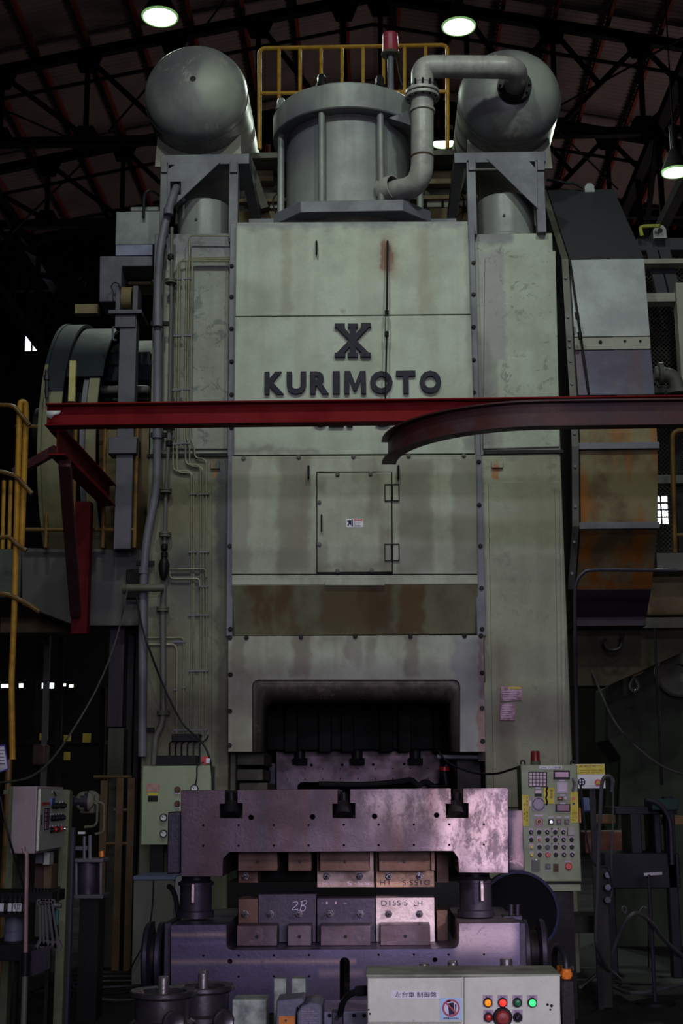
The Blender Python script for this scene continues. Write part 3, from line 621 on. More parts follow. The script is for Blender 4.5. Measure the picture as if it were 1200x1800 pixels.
# bracket under the rim at right
q = MB(); q.prism([(P(683,209,12.0).x, P(683,209,12.0).z), (P(716,196,12.0).x, P(716,196,12.0).z), (P(722,222,12.0).x, P(722,222,12.0).z)], 1, 11.98, 12.1); build(q, 'pipe_bracket', M_grey, cyl)

# ------------------------------------------------------------------ bent pipe
YP = 11.72; rp = 20*S(742, 230, YP)
pipe = thing('bent_air_pipe', 'thick grey pipe bending from the cylinder foot up to the right tank', 'pipe', P(742, 345, YP))
c_e = P(690, 330, 11.95)
yb_, yt_ = P(742, 326, YP), P(742, 117, YP); ye = P(900, 117, YP)
q = MB(); q.rtube([c_e+Vector((-.05,.12,0)), Vector((yb_.x, YP, yb_.z)), P(742,150,YP), ], rp, .24, 20, 8); build(q, 'riser', M_pipe, pipe)
TE = P(904, 152, 12.05)     # tank flange centre
top = P(742, 116, YP)
c1_ = P(742,117,YP); ze_ = TE.z
q = MB(); q.rtube([P(742,150,YP), Vector((c1_.x, YP, c1_.z)), Vector((TE.x, YP-.02, ze_)), TE], rp, .24, 20, 10); build(q, 'crossover', M_pipe, pipe)
for y in (163, 171):
    c = P(742, y, YP); q = MB(); q.lathe(c, (0,0,1), [(-.02, rp), (-.02, rp*1.5), (.012, rp*1.5), (.012, rp)], 28); build(q, 'flange', M_pipe, pipe, .004, fix=False)
c = P(742, 160, YP)
for k in range(12):
    a = k*math.pi/6; q = MB(); pnt = Vector((c.x+math.cos(a)*rp*1.28, c.y+math.sin(a)*rp*1.28, c.z-.09)); q.cyl(pnt, pnt+Vector((0,0,.15)), .011, 6); build(q, 'flange_bolt', M_dark, pipe)
c = P(742, 196, YP); q = MB(); q.lathe(c, (0,0,1), [(-.012, rp), (-.012, rp*1.13), (.012, rp*1.13), (.012, rp)], 28); build(q, 'pipe_clamp', M_pipe, pipe, fix=False)
for y, w_ in ((277, .012), (150, .006)):
    c = P(742, y, YP); q = MB(); q.lathe(c, (0,0,1), [(-w_, rp), (0, rp*1.05), (w_, rp)], 28); build(q, 'weld_seam', M_rust if y == 277 else M_pipe, pipe, fix=False)
for px in (779, 870):
    c = P(px, 117, YP); q = MB(); q.lathe(c, (1,0,0), [(-.01, rp), (0, rp*1.05), (.01, rp)], 28); build(q, 'weld_seam', M_pipe, pipe, fix=False)
c = Vector(c_e); dirn = Vector((.7,-.6,0)).normalized()
q = MB(); q.lathe(c, dirn, [(-.12, rp*1.12), (.02, rp*1.12), (.02, rp)], 28); build(q, 'foot_collar', M_pipe, pipe, fix=False)

# ------------------------------------------------------------------ tanks on frames
def tank(px, py, rpx, lab, frm_lab, left):
    Y = 12.42; c = P(px, py, Y); r = rpx*S(px, py, Y)*.985
    prof = [(-.34+.0, .001)] + [(-.34*math.cos(t), r*math.sin(t)) for t in [i*math.pi/20 for i in range(1, 10)]] + [(0, r), (.02, r), (2.1, r), (2.12, r-.001)] + [(2.12+.34*math.sin(t), r*math.cos(t)) for t in (.3,.6,.9,1.2,1.5)]
    t = thing('air_tank', lab, 'tank', (c.x, Y+1.05, c.z-r), 'horizontal air tanks above the press')
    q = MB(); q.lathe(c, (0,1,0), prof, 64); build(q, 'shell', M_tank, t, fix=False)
    for yy in (.0, ):
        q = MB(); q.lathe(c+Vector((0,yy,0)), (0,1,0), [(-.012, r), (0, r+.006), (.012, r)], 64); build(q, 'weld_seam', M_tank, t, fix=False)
    # saddles
    for yy in (.22, 1.6):
        pts = []; zt_ = c.z-r-.13
        for i in range(13):
            a = -math.pi/2 + (i-6)*.155; pts.append((c.x+(r+.004)*math.cos(a), c.z+(r+.004)*math.sin(a)))
        pts = pts + [(pts[-1][0]+.02, zt_), (pts[0][0]-.02, zt_)]
        q = MB(); q.prism(pts, 1, Y+yy, Y+yy+.03); build(q, 'saddle', M_cream, t)
    return t, c, r
tl, c, r = tank(345, 169, 92, 'left air tank with round plugged dome end', '', True)
q = MB(); pc_ = P(340, 143, 12.13); q.lathe(pc_, (0,-1,0), [(-.06,.035),(.0,.035),(.0,.05),(.02,.05),(.02,.03),(.05,.03),(.05,.001)], 12); build(q, 'centre_plug', M_dark, tl, fix=False)
tr, c, r = tank(895, 175, 91, 'right air tank joined by a bent flanged pipe', '', False)
q = MB(); q.lathe(TE, (0,1,0), [(-.03, rp*.9), (-.03, rp*1.55), (.03, rp*1.55), (.03, rp*1.35), (.34, rp*1.35)], 28); q2 = build(q, 'inlet_flange', M_dark, tr, .003, fix=False)
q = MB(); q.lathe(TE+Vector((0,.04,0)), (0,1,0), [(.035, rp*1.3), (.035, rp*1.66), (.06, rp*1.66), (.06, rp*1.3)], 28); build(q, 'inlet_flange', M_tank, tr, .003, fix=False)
for k in range(10):
    a = k*math.pi/5; p_ = TE+Vector((math.cos(a)*rp*1.32, -.06, math.sin(a)*rp*1.32)); q = MB(); q.cyl(p_, p_+Vector((0,.03,0)), .012, 6); build(q, 'flange_bolt', M_dark, tr)

def frame(lab, x0, x1, yt, pl, pr, ptop, pbl, pbr, left):
    Y = 11.93
    t = thing('tank_frame', lab, 'frame', P((x0+x1)/2, 410, Y+.5), 'steel frames carrying the tanks')
    za, zb_ = P((x0+x1)/2, yt, Y).z, P((x0+x1)/2, yt+18, Y).z
    X0, X1 = P(x0, yt+9, Y).x, P(x1, yt+9, Y).x
    for yy in (0, 1.55):
        q = MB(); q.box(X0, Y+yy, zb_, X1, Y+yy+.13, za); build(q, 'cross_beam', M_grey, t, .005)
    for X in (X0, X1-.1):
        q = MB(); q.box(X, Y+.13, zb_, X+.1, Y+1.55, za); build(q, 'side_beam', M_grey, t, .005)
    for (a, b_, yb0) in ((pl[0], pl[1], pbl), (pr[0], pr[1], pbr)):
        q = MB(); q.pbox(a, yt+14, b_, yb0, Y, .12); build(q, 'post', M_grey, t, .005)
        q = MB(); q.pbox(a+2, yt+13, b_-1, yt+32, Y-.02, .03); build(q, 'post_cap', M_grey, t, .004)
    xx = P((pl[0]+pl[1])/2, 400, Y).x
    return t
fl = frame('grey steel frame under the left tank, conduit passing its gusset', 282, 438, 271, (281,295), (402,418), 0, 412, 424, True)
plate([[(294,298),(313,286),(387,285),(306,361),(294,361)], [(299,319),(318,319),(318,342),(299,342)]], 11.92, .012, 'gusset_plate', M_grey, fl, .003)
fr_ = frame('grey steel frame under the right tank, solid gusset at right', 798, 959, 267, (821,837), (942,958), 0, 412, 408, False)
plate([[(855,279),(925,278),(944,299),(945,367)]], 11.92, .012, 'gusset_plate', M_grey, fr_, .003)

# ------------------------------------------------------------------ platform, background between tanks, guard rail, beacon
pf = thing('crown_platform', 'grimy ochre steel platform behind the cylinder carrying the yellow rail', 'platform', P(610, 390, 13.4))
zt_ = P(600, 268, 13.6).z
for (x0,y0,x1,y1,Y,d,M_,nm) in ((418,345,840,352,13.3,.1,M_ochre,'deck_beam'), (418,368,840,395,13.3,.5,M_ochre,'deck_block'), (420,298,480,318,13.6,.2,M_ochre,'deck_beam'), (750,300,840,322,13.6,.2,M_ochre,'deck_beam'),
                               (430,270,500,352,13.75,.05,M_grnd,'back_plate'), (745,266,835,352,13.75,.05,M_grnd,'back_plate'), (436,352,470,366,13.35,.1,M_cream,'rib_plate'), (474,352,500,366,13.35,.1,M_cream,'rib_plate'), (750,350,776,364,13.35,.1,M_cream,'rib_plate'), (780,350,830,364,13.35,.1,M_cream,'rib_plate')):
    q = MB(); q.pbox(x0,y0,x1,y1,Y,d); build(q, nm, M_, pf, .006)
q = MB(); q.box(P(436,266,13.3).x, 13.3, P(600,266,13.3).z-.06, P(835,266,13.3).x, 14.6, P(600,266,13.3).z); build(q, 'deck_plate', M_grnd, pf)
for px in (436, 820):
    q = MB(); q.bar(P(px, 280, 13.2), P(px+(30 if px < 600 else -25), 368, 13.2), .08, .08); build(q, 'brace', M_grnd, pf)
for (xs_, lab_) in (((487,296),(492,330),(480,350),(484,372),(500,378)), 0), (((812,300),(808,330),(815,352),(812,372),(800,382)), 1):
    q = MB(); q.tube([P(x,y,13.15) for x,y in xs_], .008, 6); build(q, 'hydraulic_hose', M_dark, pf)
gr = thing('guard_rail', 'yellow tube guard rail behind the cylinder on top of the press', 'railing', P(620, 262, 13.35))
YR = 13.32
q = MB(); q.rtube([P(456,262,YR), P(456,85,YR), P(786,79,YR), P(786,262,YR)], .022, .07, 10); build(q, 'top_rail', M_yel, gr)
q = MB(); q.tube([P(456,164,YR), P(786,161,YR)], .02, 10, 0); build(q, 'mid_rail', M_yel, gr)
for px in (490, 527, 564, 601, 638, 674, 711, 748):
    q = MB(); q.cyl(P(px, 84-(px-456)*.018, YR), P(px, 262, YR), .019, 10); build(q, 'baluster', M_yel, gr)
bc = thing('beacon_lamp', 'red warning beacon on a short pole above the cylinder rim', 'beacon', P(686, 148, 12.5))
Yb = 12.45
bc.location = (P(686,97,Yb).x, Yb, zrt); q = MB(); q.cyl((P(686,97,Yb).x,Yb,zrt-.005), P(686,97,Yb), .032, 14); build(q, 'pole', M_grey, bc)
q = MB(); q.lathe(P(686,98,Yb), (0,0,1), [(0,.04),(0,.09),(.02,.095),(.035,.08)], 24); build(q, 'base', M_grnd, bc, fix=False)
q = MB(); h_ = P(686,60,Yb).z-P(686,93,Yb).z; q.lathe(P(686,93,Yb), (0,0,1), [(0,.082),(h_*.75,.076),(h_*.8,.079),(h_*.97,.074),(h_,.06),(h_,.001)], 24)
k_ = surf('beacon_red_cap', (.34,.04,.07), .35, 0, (.2,.03,.05), .3, bump=0); build(q, 'lens_cap', k_, bc, fix=False)
q = MB(); q.tube([P(697,104,Yb), P(700,125,Yb), P(706,150,Yb)], .008, 6); build(q, 'cable', M_hose, bc)

# ------------------------------------------------------------------ red beam structure
rb = thing('red_gantry_beam', 'long straight red beam crossing in front of the press lettering', 'beam', P(600, 748, 10.0))
a, c = P(80, 729, 10.0), P(640, 722.5, 10.0); d = (c-a).normalized(); L = P(1290, 714, 10.0)
q = MB(); hb = 41*S(300,727,10.0); q.ibeam(Vector((a.x,10.05,a.z)), Vector((L.x,10.05,a.z+(L.x-a.x)*0.0)), hb, .13); build(q, 'girder', M_red, rb, .002)
q = MB(); e_ = P(83,727,9.995); q.add([P(82,722,9.983),P(107,722,9.983),P(104,728,9.983),P(95,730,9.983),P(90,736,9.983),P(83,733,9.983)], [(0,1,2,3,4,5)]); o_ = build(q, 'torn_label', M_white, rb, label='torn white label'); s2 = o_.modifiers.new('solid','SOLIDIFY'); s2.thickness = .001
zb_ = P(100,748,10.0).z
q = MB(); pa = P(104,757,10.15); pb = P(148,822,11.9); q.ibeam((pa.x,10.1,zb_-.105), (pa.x+.03,12.0,zb_-.105), .2, .13); build(q, 'side_arm', M_red, rb, .002)
xp = P(148, 950, 11.85).x
q = MB(); q.box(xp-.07, 11.75, P(148,1115,11.8).z, xp+.07, 11.87, zb_-.21); build(q, 'hanging_post', surf('dim_red_paint', (.11,.006,.010), .65, 0, (.06,.004,.006), .5, 3., spec=.12), rb, .004)
q = MB(); q.bar((pa.x+.04,10.2,zb_-.24), (xp-.02,11.7,P(148,1100,11.75).z+.1), .09, .09); build(q, 'brace', M_redd, rb, .003)
q = MB(); q.bar(P(100,790,10.2), P(25,832,10.25), .06, .07); build(q, 'side_tie', M_redd, rb, .003)

cr = thing('curved_monorail', 'dark rusty curved I-section rail in front of the red beam', 'rail', P(800, 800, 9.4))
zt_, zb2 = P(960, 706, 9.2).z, P(960, 752, 9.2).z
hR = zt_-zb2; X_start = P(960, 730, 9.2).x; xe = P(683, 800, 10.2).x; rad = 1.02
pts = [(P(1290,730,9.2).x, 9.2)] + [(X_start, 9.2)]
nA = 26; kx = (X_start-xe)/rad
pts += [(X_start - (X_start-xe)*math.sin(i*math.pi/2/nA), 9.2+rad*(1-math.cos(i*math.pi/2/nA))) for i in range(1, nA+1)]
def sweep(sec, name, mat):
    q = MB(); vs = []; n = len(sec); N = len(pts)
    for i, (x, y) in enumerate(pts):
        p0 = Vector(pts[max(i-1,0)]); p1 = Vector(pts[min(i+1,N-1)]); t = (p1-p0).normalized(); nn = Vector((-t.y, t.x))
        vs += [(x+nn.x*u, y+nn.y*u, z) for u, z in sec]
    q.add(vs, [(i*n+k, i*n+(k+1) % n, (i+1)*n+(k+1) % n, (i+1)*n+k) for i in range(N-1) for k in range(n)]+[tuple(range(n)), tuple((N-1)*n+k for k in range(n-1,-1,-1))])
    return build(q, name, mat, cr)
fw = .055; zc = (zt_+zb2)/2
sweep([(-fw,zt_),(fw,zt_),(fw,zt_-.012),(-fw,zt_-.016)], 'top_flange', M_redd)
sweep([(-fw,zb2),(fw,zb2),(fw,zb2+.014),(-fw,zb2+.014)], 'bottom_flange', M_redd)
sweep([(-.006,zb2+.01),(.006,zb2+.01),(.006,zt_-.01),(-.006,zt_-.01)], 'web', M_redd)

# hanging rod with turnbuckle in front of the cover
hr = thing('hanging_rod', 'thin dark rod with a turnbuckle hanging down the front cover', 'rod', P(678, 800, YK-.12))
q = MB(); q.cyl(P(681,430,YK-.06), P(679.5,548,YK-.1), .009, 8); build(q, 'upper_rod', M_dark, hr)
q = MB(); q.cyl(P(679.5,590,YK-.1), P(677,705,YK-.14), .008, 8); build(q, 'lower_rod', M_dark, hr)
q = MB(); q.bar(P(677.5,553,YK-.1), P(677.5,585,YK-.1), .008, .012); q.bar(P(681.5,553,YK-.1), P(681.5,585,YK-.1), .008, .012); q.cyl(P(679.5,546,YK-.1), P(679.5,555,YK-.1), .018, 8); q.cyl(P(679.5,583,YK-.1), P(679.5,592,YK-.1), .018, 8); build(q, 'turnbuckle', M_dark, hr)

# ------------------------------------------------------------------ DIE SET on the cart in front
YD = 6.7
def tslot(cx, yt): return [(cx-11,yt),(cx-11,1413),(cx-20,1413),(cx-20,1438),(cx+20,1438),(cx+20,1412),(cx+11,1412),(cx+11,yt)]
uh = thing('upper_die_holder', 'big upper steel die holder with three T-slots on the cart in front', 'die holder', P(604, 1541, YD+.4))
outl = [(318,1541),(318,1389)] + tslot(406,1388) + tslot(604,1387) + tslot(803,1386) + [(892,1385),(893,1535),(806,1534),(805,1508),(796,1496),(403,1498),(392,1509),(391,1541)]
big = [(441,1437),(549,1436),(658,1435),(767,1433)]; sm = [(x, y) for x in (357,419,481,542,604,665,727,789,850) for y in (1451,1487)]
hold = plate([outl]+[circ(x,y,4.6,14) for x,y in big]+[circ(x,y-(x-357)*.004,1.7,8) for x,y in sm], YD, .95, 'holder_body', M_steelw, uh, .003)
for (x0,x1,y0,y1) in ((294,318,1427,1536),(892,920,1424,1531)):
    q = MB(); q.pbox(x0,y0,x1,y1,YD+.12,.55); build(q, 'side_block', M_darkst if x0 < 500 else surf('die_side_chipped', (.035,.032,.055), .5, .3, (.02,.02,.03), .5, 5., None, 0, 5, .1, .15, 50, [st(906,1420,922,1532,6.8,.04,(.24,.17,.20),.75)], chips=(.30,.21,.25), chip_amt=.85, chip_scale=9.), uh, .006)
for cx_ in (406, 604, 803):
    q = MB(); c0, c1 = P(cx_,1390,YD+.06), P(cx_,1414,YD+.06); q.cyl(P(cx_,1393,YD+.09), c1+Vector((0,.03,0)), .020, 14); q.cyl(c1+Vector((0,.03,0)), P(cx_,1434,YD+.06), .045, 14); build(q, 'slot_bolt', M_dark, uh)
q = MB(); c0, c1 = P(355,1400,YD-.002), P(355,1400,YD-.002)
# the same holder, held under the ram inside the press
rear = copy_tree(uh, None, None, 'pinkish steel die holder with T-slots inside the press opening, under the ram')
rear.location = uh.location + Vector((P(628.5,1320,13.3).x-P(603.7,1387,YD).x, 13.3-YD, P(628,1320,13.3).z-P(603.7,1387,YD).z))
for cx_ in (527, 628, 730):
    q = MB(); q.cyl(P(cx_,1300,13.2), P(cx_,1333,13.2), .05, 12); q.cyl(P(cx_,1333,13.2), P(cx_,1344,13.2), .08, 6); build(q, 'clamp_bolt', M_dark, press)
ph = thing('air_hose', 'dark hose with a red valve lying across the inner die holder', 'hose', P(700,1375,13.0))
q = MB(); q.tube([P(x,y,13.1) for x,y in ((560,1378),(640,1379),(700,1374),(722,1371),(735,1380),(748,1374),(762,1382),(775,1380))], .025, 8); build(q, 'tube', M_hose, ph)
q = MB(); q.cyl(P(780,1352,12.9), P(784,1380,12.9), .05, 12); build(q, 'valve_body', M_dark, ph); q = MB(); q.cyl(P(781,1348,12.85), P(781,1355,12.85), .045, 12); build(q, 'valve_cap', M_redp, ph)

lh = thing('lower_die_holder', 'big lower steel die holder with a rounded centre slot on the cart', 'die holder', P(604, 1781, YD+.4))
slot = [(597,1776),(597,1690),(600,1685),(605.5,1683),(611,1685),(614,1690),(614,1776)]
outl = [(300,1781),(300,1626),(398,1625),(398,1660),(401,1667),(408,1670),(796,1667),(803,1664),(806,1657),(806,1623),(913,1622),(916,1781)]
lb = plate([outl, slot]+[circ(404,1690,4,12), circ(764,1687,4,12)]+[circ(x,1680-(x-357)*.004,1.7,8) for x in (357,419,481,543,665,727,788,850)]+[circ(x,1717-(x-357)*.004,1.7,8) for x in (419,481,543)], YD, .95, 'holder_body', M_steelb, lh, .003)
for x0,x1 in ((287,300),(913,926)):
    q = MB(); q.pbox(x0,1622,x1,1781,YD+.1,.7); build(q, 'side_block', M_darkst, lh, .005)
def trun(px0, px1, py, rpx, Y, lab):
    c = P(px0, py, Y); r = rpx*S(px0, py, Y); X0, X1 = P(px0,py,Y).x, P(px1,py,Y).x; w_ = X1-X0; t_ = .028
    t = thing('flanged_roller', lab, 'roller', (c.x+w_/2, Y, c.z-r))
    q = MB(); q.lathe((X0,Y,c.z), (1,0,0), [(0,.001),(0,r*.93),(t_*.4,r),(t_,r),(t_+.012,r*.72)], 40); q.lathe((X0,Y,c.z), (1,0,0), [(w_-t_-.012,r*.72),(w_-t_,r),(w_-t_*.3,r),(w_,r*.95),(w_,.001)], 40); build(q, 'flange', M_darkst, t, fix=False)
    q = MB(); q.cyl((X0,Y,c.z), (X1,Y,c.z), r*.66, 28); build(q, 'drum', M_dark, t)
trun(256, 290, 1683, 60, 7.1, 'flanged steel roller left of the lower die holder')
trun(916, 958, 1672, 54, 6.95, 'flanged steel roller right of the lower die holder')
# guide posts
def post(cxp, side, lab):
    Y = 7.0; s = S(cxp,1590,Y); zb = P(cxp,1622 if side < 0 else 1620,YD).z; zt = P(cxp,1541 if side < 0 else 1535,YD).z; X = P(cxp,1590,Y).x; r = 28*s; H = zt-zb
    t = thing('guide_post', lab, 'guide post', (X, Y, zb), 'guide posts between the die holders')
    q = MB(); q.lathe((X,Y,zb), (0,0,1), [(0,r*1.15),(.03,r*1.15),(.035,r),(H*.72,r),(H*.73,r*1.13),(H*.80,r*1.13),(H*.81,r*1.0),(H*.86,r*.9),(H,r*.9)], 40); build(q, 'sleeve', M_darkst, t, fix=False)
    X2 = P(341 if side < 0 else 846, 1575, Y-r).x; q = MB(); q.box(X2-.008, Y-r-.05, zb+H*.36, X2+.008, Y-r*.95, zb+H*.80); build(q, 'locking_bar', M_bright, t, .003)
post(344, -1, 'dark guide post at the left end between the die holders'); post(836, 1, 'dark guide post at the right end between the die holders')
# filler blocks added behind the clamps to keep the die gap dark
zfl = P(600,1668,YD).z
q = MB(); a_, c_ = P(418,1590,7.2), P(765,1590,7.2); q.box(a_.x,7.2,zfl,c_.x,7.6,P(600,1592,7.2).z); build(q, 'lower_gap_filler', M_ramshade, None, .004, label='added dark filler block standing in the holder recess behind the clamps', cat='die block')
zce = P(600,1497,YD).z
q = MB(); q.box(a_.x,7.2,P(600,1549,7.2).z,c_.x,7.6,zce); build(q, 'upper_gap_filler', M_ramshade, None, .004, label='added dark filler block hanging under the upper holder behind its clamps', cat='die block')
def clampblock(x0, y0, x1, y1, up, lab, M_, hole=True):
    Y = 6.84; X0, X1 = P(x0,1640,Y).x, P(x1,1640,Y).x
    t = None; z0, z1 = (P(x0, y1, Y).z, zce) if up else (zfl, P(x0, y0, Y).z)
    t = thing('clamp_block', lab, 'clamp block', ((X0+X1)/2, Y+.08, min(z0,z1)))
    q = MB(); q.box(X0,Y,z0,X1,Y+.15,z1); bd = build(q, 'body', M_, t, .003)
    if hole:
        q = MB(); hp = Vector(((X0+X1)/2, Y, (z0+z1)/2-.005)); q.cyl(hp-Vector((0,.002,0)), hp+Vector((0,.01,0)), .0085, 12); build(q, 'screw_hole', M_blk, t)
    return t
for i,(x0,x1,p_) in enumerate(((416,487,'leftmost'),(505,547,'narrow second'),(563,651,'third'),(668,756,'rightmost'))):
    clampblock(x0,1627+(-1 if i>2 else 0),x1,1657,False,'%s steel clamp block in the lower row of the die gap' % p_, M_steel)
    clampblock(x0+(1 if i<2 else -1),1498,x1,1531,True,'%s brown steel clamp block in the upper row of the die gap' % p_, M_rust)
def insert(x0,y0,x1,y1,up,lab,M_,bl=(),Y=7.0):
    X0,X1 = P(x0,y0,Y).x,P(x1,y0,Y).x
    z0,z1 = (P(x0,y1,Y).z, zce) if up else (zfl, P(x0,y0,Y).z)
    t = thing('die_insert', lab, 'die insert', ((X0+X1)/2, Y+.1, min(z0,z1)))
    q = MB(); q.box(X0,Y,z0,X1,Y+.19,z1); build(q, 'body', M_, t, .002)
    for bx in bl:
        yb_ = 1606 if not up else 1540
        c0 = P(bx, yb_, Y); s_ = -1 if not up else 1
        q = MB(); q.lathe(c0, (0,-1,0), [(0,.019),(.010,.019),(.010,.015),(.034,.015),(.036,.012),(.036,.001)], 6)
        o = build(q, 'nut', surf('nut_steel', (.12,.10,.12), .3, .8, (.04,.035,.04), .5, 20.), t, fix=False)
        q = MB(); q.cyl(c0-Vector((0,.036,0)), c0-Vector((0,.05,0)), .007, 10); build(q, 'stud', M_dark, t)
    return t
insert(419,1580,453,1625,False,'small brownish die insert at the left end of the lower die row', M_rust, (431,))
i2 = insert(454,1572,555,1625,False,'dark die insert chalk-marked 2B in the lower die row', M_darkst, (475,525))
i3 = insert(557,1579,659,1625,False,'dark die insert with two nuts in the middle of the lower die row', M_darkst, (580,633))
i4 = insert(660,1578,763,1620,False,'bright bare die insert inked with a number in the lower die row', M_bright, (683,737))
insert(767,1600,786,1625,False,'rusty orange die insert at the right end of the lower die row', M_rust, (), 7.05)
insert(419,1536,453,1552,True,'small rusty die insert with one nut at the left of the upper die row', M_rust, (431,))
u3 = insert(557,1536,657,1560,True,'brown die insert with upside-down marking in the middle of the upper die row', surf('brown_marked_steel', (.30,.22,.2), .5, .5, (.12,.08,.07), .6, 9., bump=.2), (574,632))
u4 = insert(660,1536,763,1560,True,'orange-lit bare die insert with upside-down marking in the upper die row', M_copper, (683,737))
insert(757,1500,764,1530,True,'slim bright die insert beside the right upper clamp block', M_copper, (), 6.95)
insert(767,1520,788,1552,True,'rusty stub insert at the right end of the upper die row', M_rust, (), 7.1)
M_chalk = plain('violet_white_chalk', (.62,.55,.80), .8)
def strokes(pts_list, Y, r, name, mat, parent):
    q = MB()
    for pts in pts_list: q.tube([P(x,y,Y) for x,y in pts], r, 5, 4)
    return build(q, name, mat, parent)
strokes([[(514,1587),(521,1585),(523,1589),(513,1599),(524,1598)], [(531,1584),(527,1602)], [(528,1585),(538,1583),(537,1589),(529,1592),(536,1593),(535,1600),(526,1602)]], 6.998, .0012, 'chalk_mark', M_chalk, i2)
def ink(s, x0, y0, x1, y1, Y, mat, par, rot=0): text(s, x0, y0, x1, y1, Y, .001, 'ink_mark', mat, par, .0, rot)
ink('D155·5', 670,1583,716,1592,7.0,M_ink,i4); ink('LH', 727,1583,742,1592,7.0,M_ink,i4)
ink('D155·5', 707,1547,755,1555.5,7.0,M_ink,u4,180); ink('LH', 668,1547,684,1555.5,7.0,M_ink,u4,180)
ink('55·5', 610,1549,650,1556,7.0,M_lav,u3,180); ink('LH', 566,1549,582,1556,7.0,M_lav,u3,180); ink('·I I -', 565,1585,610,1589,7.0,M_lav,i3)
strokes([[(862,1700),(868,1697),(873,1701),(868,1708),(873,1712),(868,1718),(861,1715)]], YD-.001, .0012, 'ink_mark', M_ink, lh)

# cart and things in the foreground
ct = thing('die_cart', 'low dark steel cart carrying the die holders', 'cart', P(604, 1790, 7.1))
ct.location.z = 0
q = MB(); q.box(P(296,1781,YD).x, YD+.02, .12, P(920,1781,YD).x, YD+1.0, P(604,1782,YD).z); build(q, 'deck', M_dark, ct, .006)
for x in (330, 880):
    for yy in (.15, .85):
        q = MB(); X = P(x,1781,YD).x; q.cyl((X-.04,YD+yy,.11), (X+.04,YD+yy,.11), .11, 24); build(q, 'wheel', M_darkst, ct)
rl = MB(); a_, c_ = P(566,1777,5.7), P(700,1800,5.7); rl.box(a_.x,5.7,0.05,c_.x,6.0,a_.z); ro = build(rl, 'slide_rail', surf('violet_bright_rail', (.40,.38,.55), .35, .5, (.15,.14,.2), .5, 9.), None, .004, label='bright violet slide rail with round holes below the centre slot', cat='rail')
for x in (579, 622, 640):
    q = MB(); q.pdisc(x, 1785, 3.4, 5.697, .006); build(q, 'hole', M_blk, ro)
M_rol = surf('oiled_roller_steel', (.16,.15,.17), .28, .8, (.06,.055,.06), .6, 9., bump=.08)
def roller(px, py, rpx, Y, pegy, lab):
    c = P(px, py, Y); r = rpx*S(px, py, Y)
    t = thing('guide_roller', lab, 'roller', (c.x, Y, 0), 'horizontal guide rollers in the foreground')
    q = MB(); q.lathe(c, (0,0,1), [(-.012,r*.5),(-.016,r*.62),(0,r*.7),(.004,r*.97),(0,r),(-.012,r),(-.022,r*.84),(-.09,r*.82),(-.10,r*.96),(-.115,r*.96),(-.12,r*.6),(-.12,.001)], 48); build(q, 'wheel', M_rol, t, fix=False)
    q = MB(); q.cyl(c-Vector((0,0,.03)), c+Vector((0,0,.045)), r*.165, 20); zt2 = P(px, pegy, Y).z; q.prism([(c.x+r*.17*math.cos(a), Y+r*.17*math.sin(a)) for a in (.5,.5+math.pi/2,.5+math.pi,.5+1.5*math.pi)], 2, c.z+.04, zt2); build(q, 'shaft', surf('shaft_steel', (.35,.32,.33), .35, .8, (.15,.13,.14), .4, 20.), t, .002)
    q = MB(); q.cyl((c.x,Y,0), (c.x,Y,c.z-.118), r*.3, 20); build(q, 'pedestal', M_dark, t)
    q = MB(); q.cyl(c-Vector((0,0,.018)), c-Vector((0,0,.012)), r*.6, 30); build(q, 'hub_disc', M_dark, t)
roller(287,1742,59,4.9,1716,'guide roller with square-topped shaft nearest the left, in front of the cart')
roller(357,1733,55,5.2,1705,'guide roller with square-topped shaft just behind the nearest left one')
roller(746,1716,55,5.3,1701,'guide roller behind the control box, its low square shaft leftmost of three')
roller(796,1713,55,5.45,1688,'guide roller behind the control box, its tall square shaft in the middle')
roller(890,1708,66,5.2,1694,'guide roller behind the control box, its square shaft nearest the right end')
for x, y, Y, lab in ((305,1797,4.55,'small upright wheel under the left guide rollers, left one'), (393,1795,4.6,'small upright wheel beside the mottled green block')):
    c = P(x,y,Y); t = thing('cam_wheel', lab, 'wheel', (c.x, Y, 0)); dd = Vector((.5,-.85,0)).normalized()
    q = MB(); q.lathe(c-dd*.015, dd, [(0,.001),(0,.030),(.006,.036),(.018,.036),(.024,.030),(.020,.022),(.018,.001)], 28); build(q, 'rim', M_rol, t, fix=False)
    q = MB(); q.cyl((c.x,Y+.02,0), (c.x,Y+.02,c.z-.03), .015, 10); build(q, 'stem', M_dark, t)
M_mott = surf('mottled_green_block', (.36,.42,.36), .55, 0, (.10,.12,.13), .9, 12., None, 0, 5, .6, .15, 40)
q = MB(); q.pbox(408,1757,468,1800,5.0,.12,True); build(q, 'mottled_block', M_mott, None, .004, label='mottled pale green block right of the guide rollers', cat='block')
q = MB(); q.pbox(481,1720,503,1762,5.4,.06,True); build(q, 'mottled_post', M_mott, None, .004, label='narrow mottled green upright left of its twin below the die', cat='block')
q = MB(); q.pbox(512,1720,537,1762,5.38,.06,True); build(q, 'mottled_post', M_mott, None, .004, label='narrow mottled green upright right of its twin below the die', cat='block')
mt = thing('drive_motor', 'dark grey motor housing with an orange label at the bottom edge', 'motor', P(515,1800,4.7)); mt.location.z = 0
q = MB(); Y = 4.7; pts = [(x,y) for x,y in ((486,1758),(533,1754),(535,1762),(521,1772),(519,1810),(484,1810))]; q.prism([(P(x,y,Y).x, P(x,y,Y).z) for x,y in pts], 1, Y, Y+.14); build(q, 'housing', surf('motor_grey', (.11,.11,.16), .45, .1, (.06,.06,.08), .4, 9.), mt, .004)
q = MB(); q.pbox(490,1786,518,1808,Y-.003,.004); build(q, 'orange_label', surf('orange_label', (.62,.20,.02), .5, 0, (.3,.09,.02), .5, 30.), mt, label='orange label')
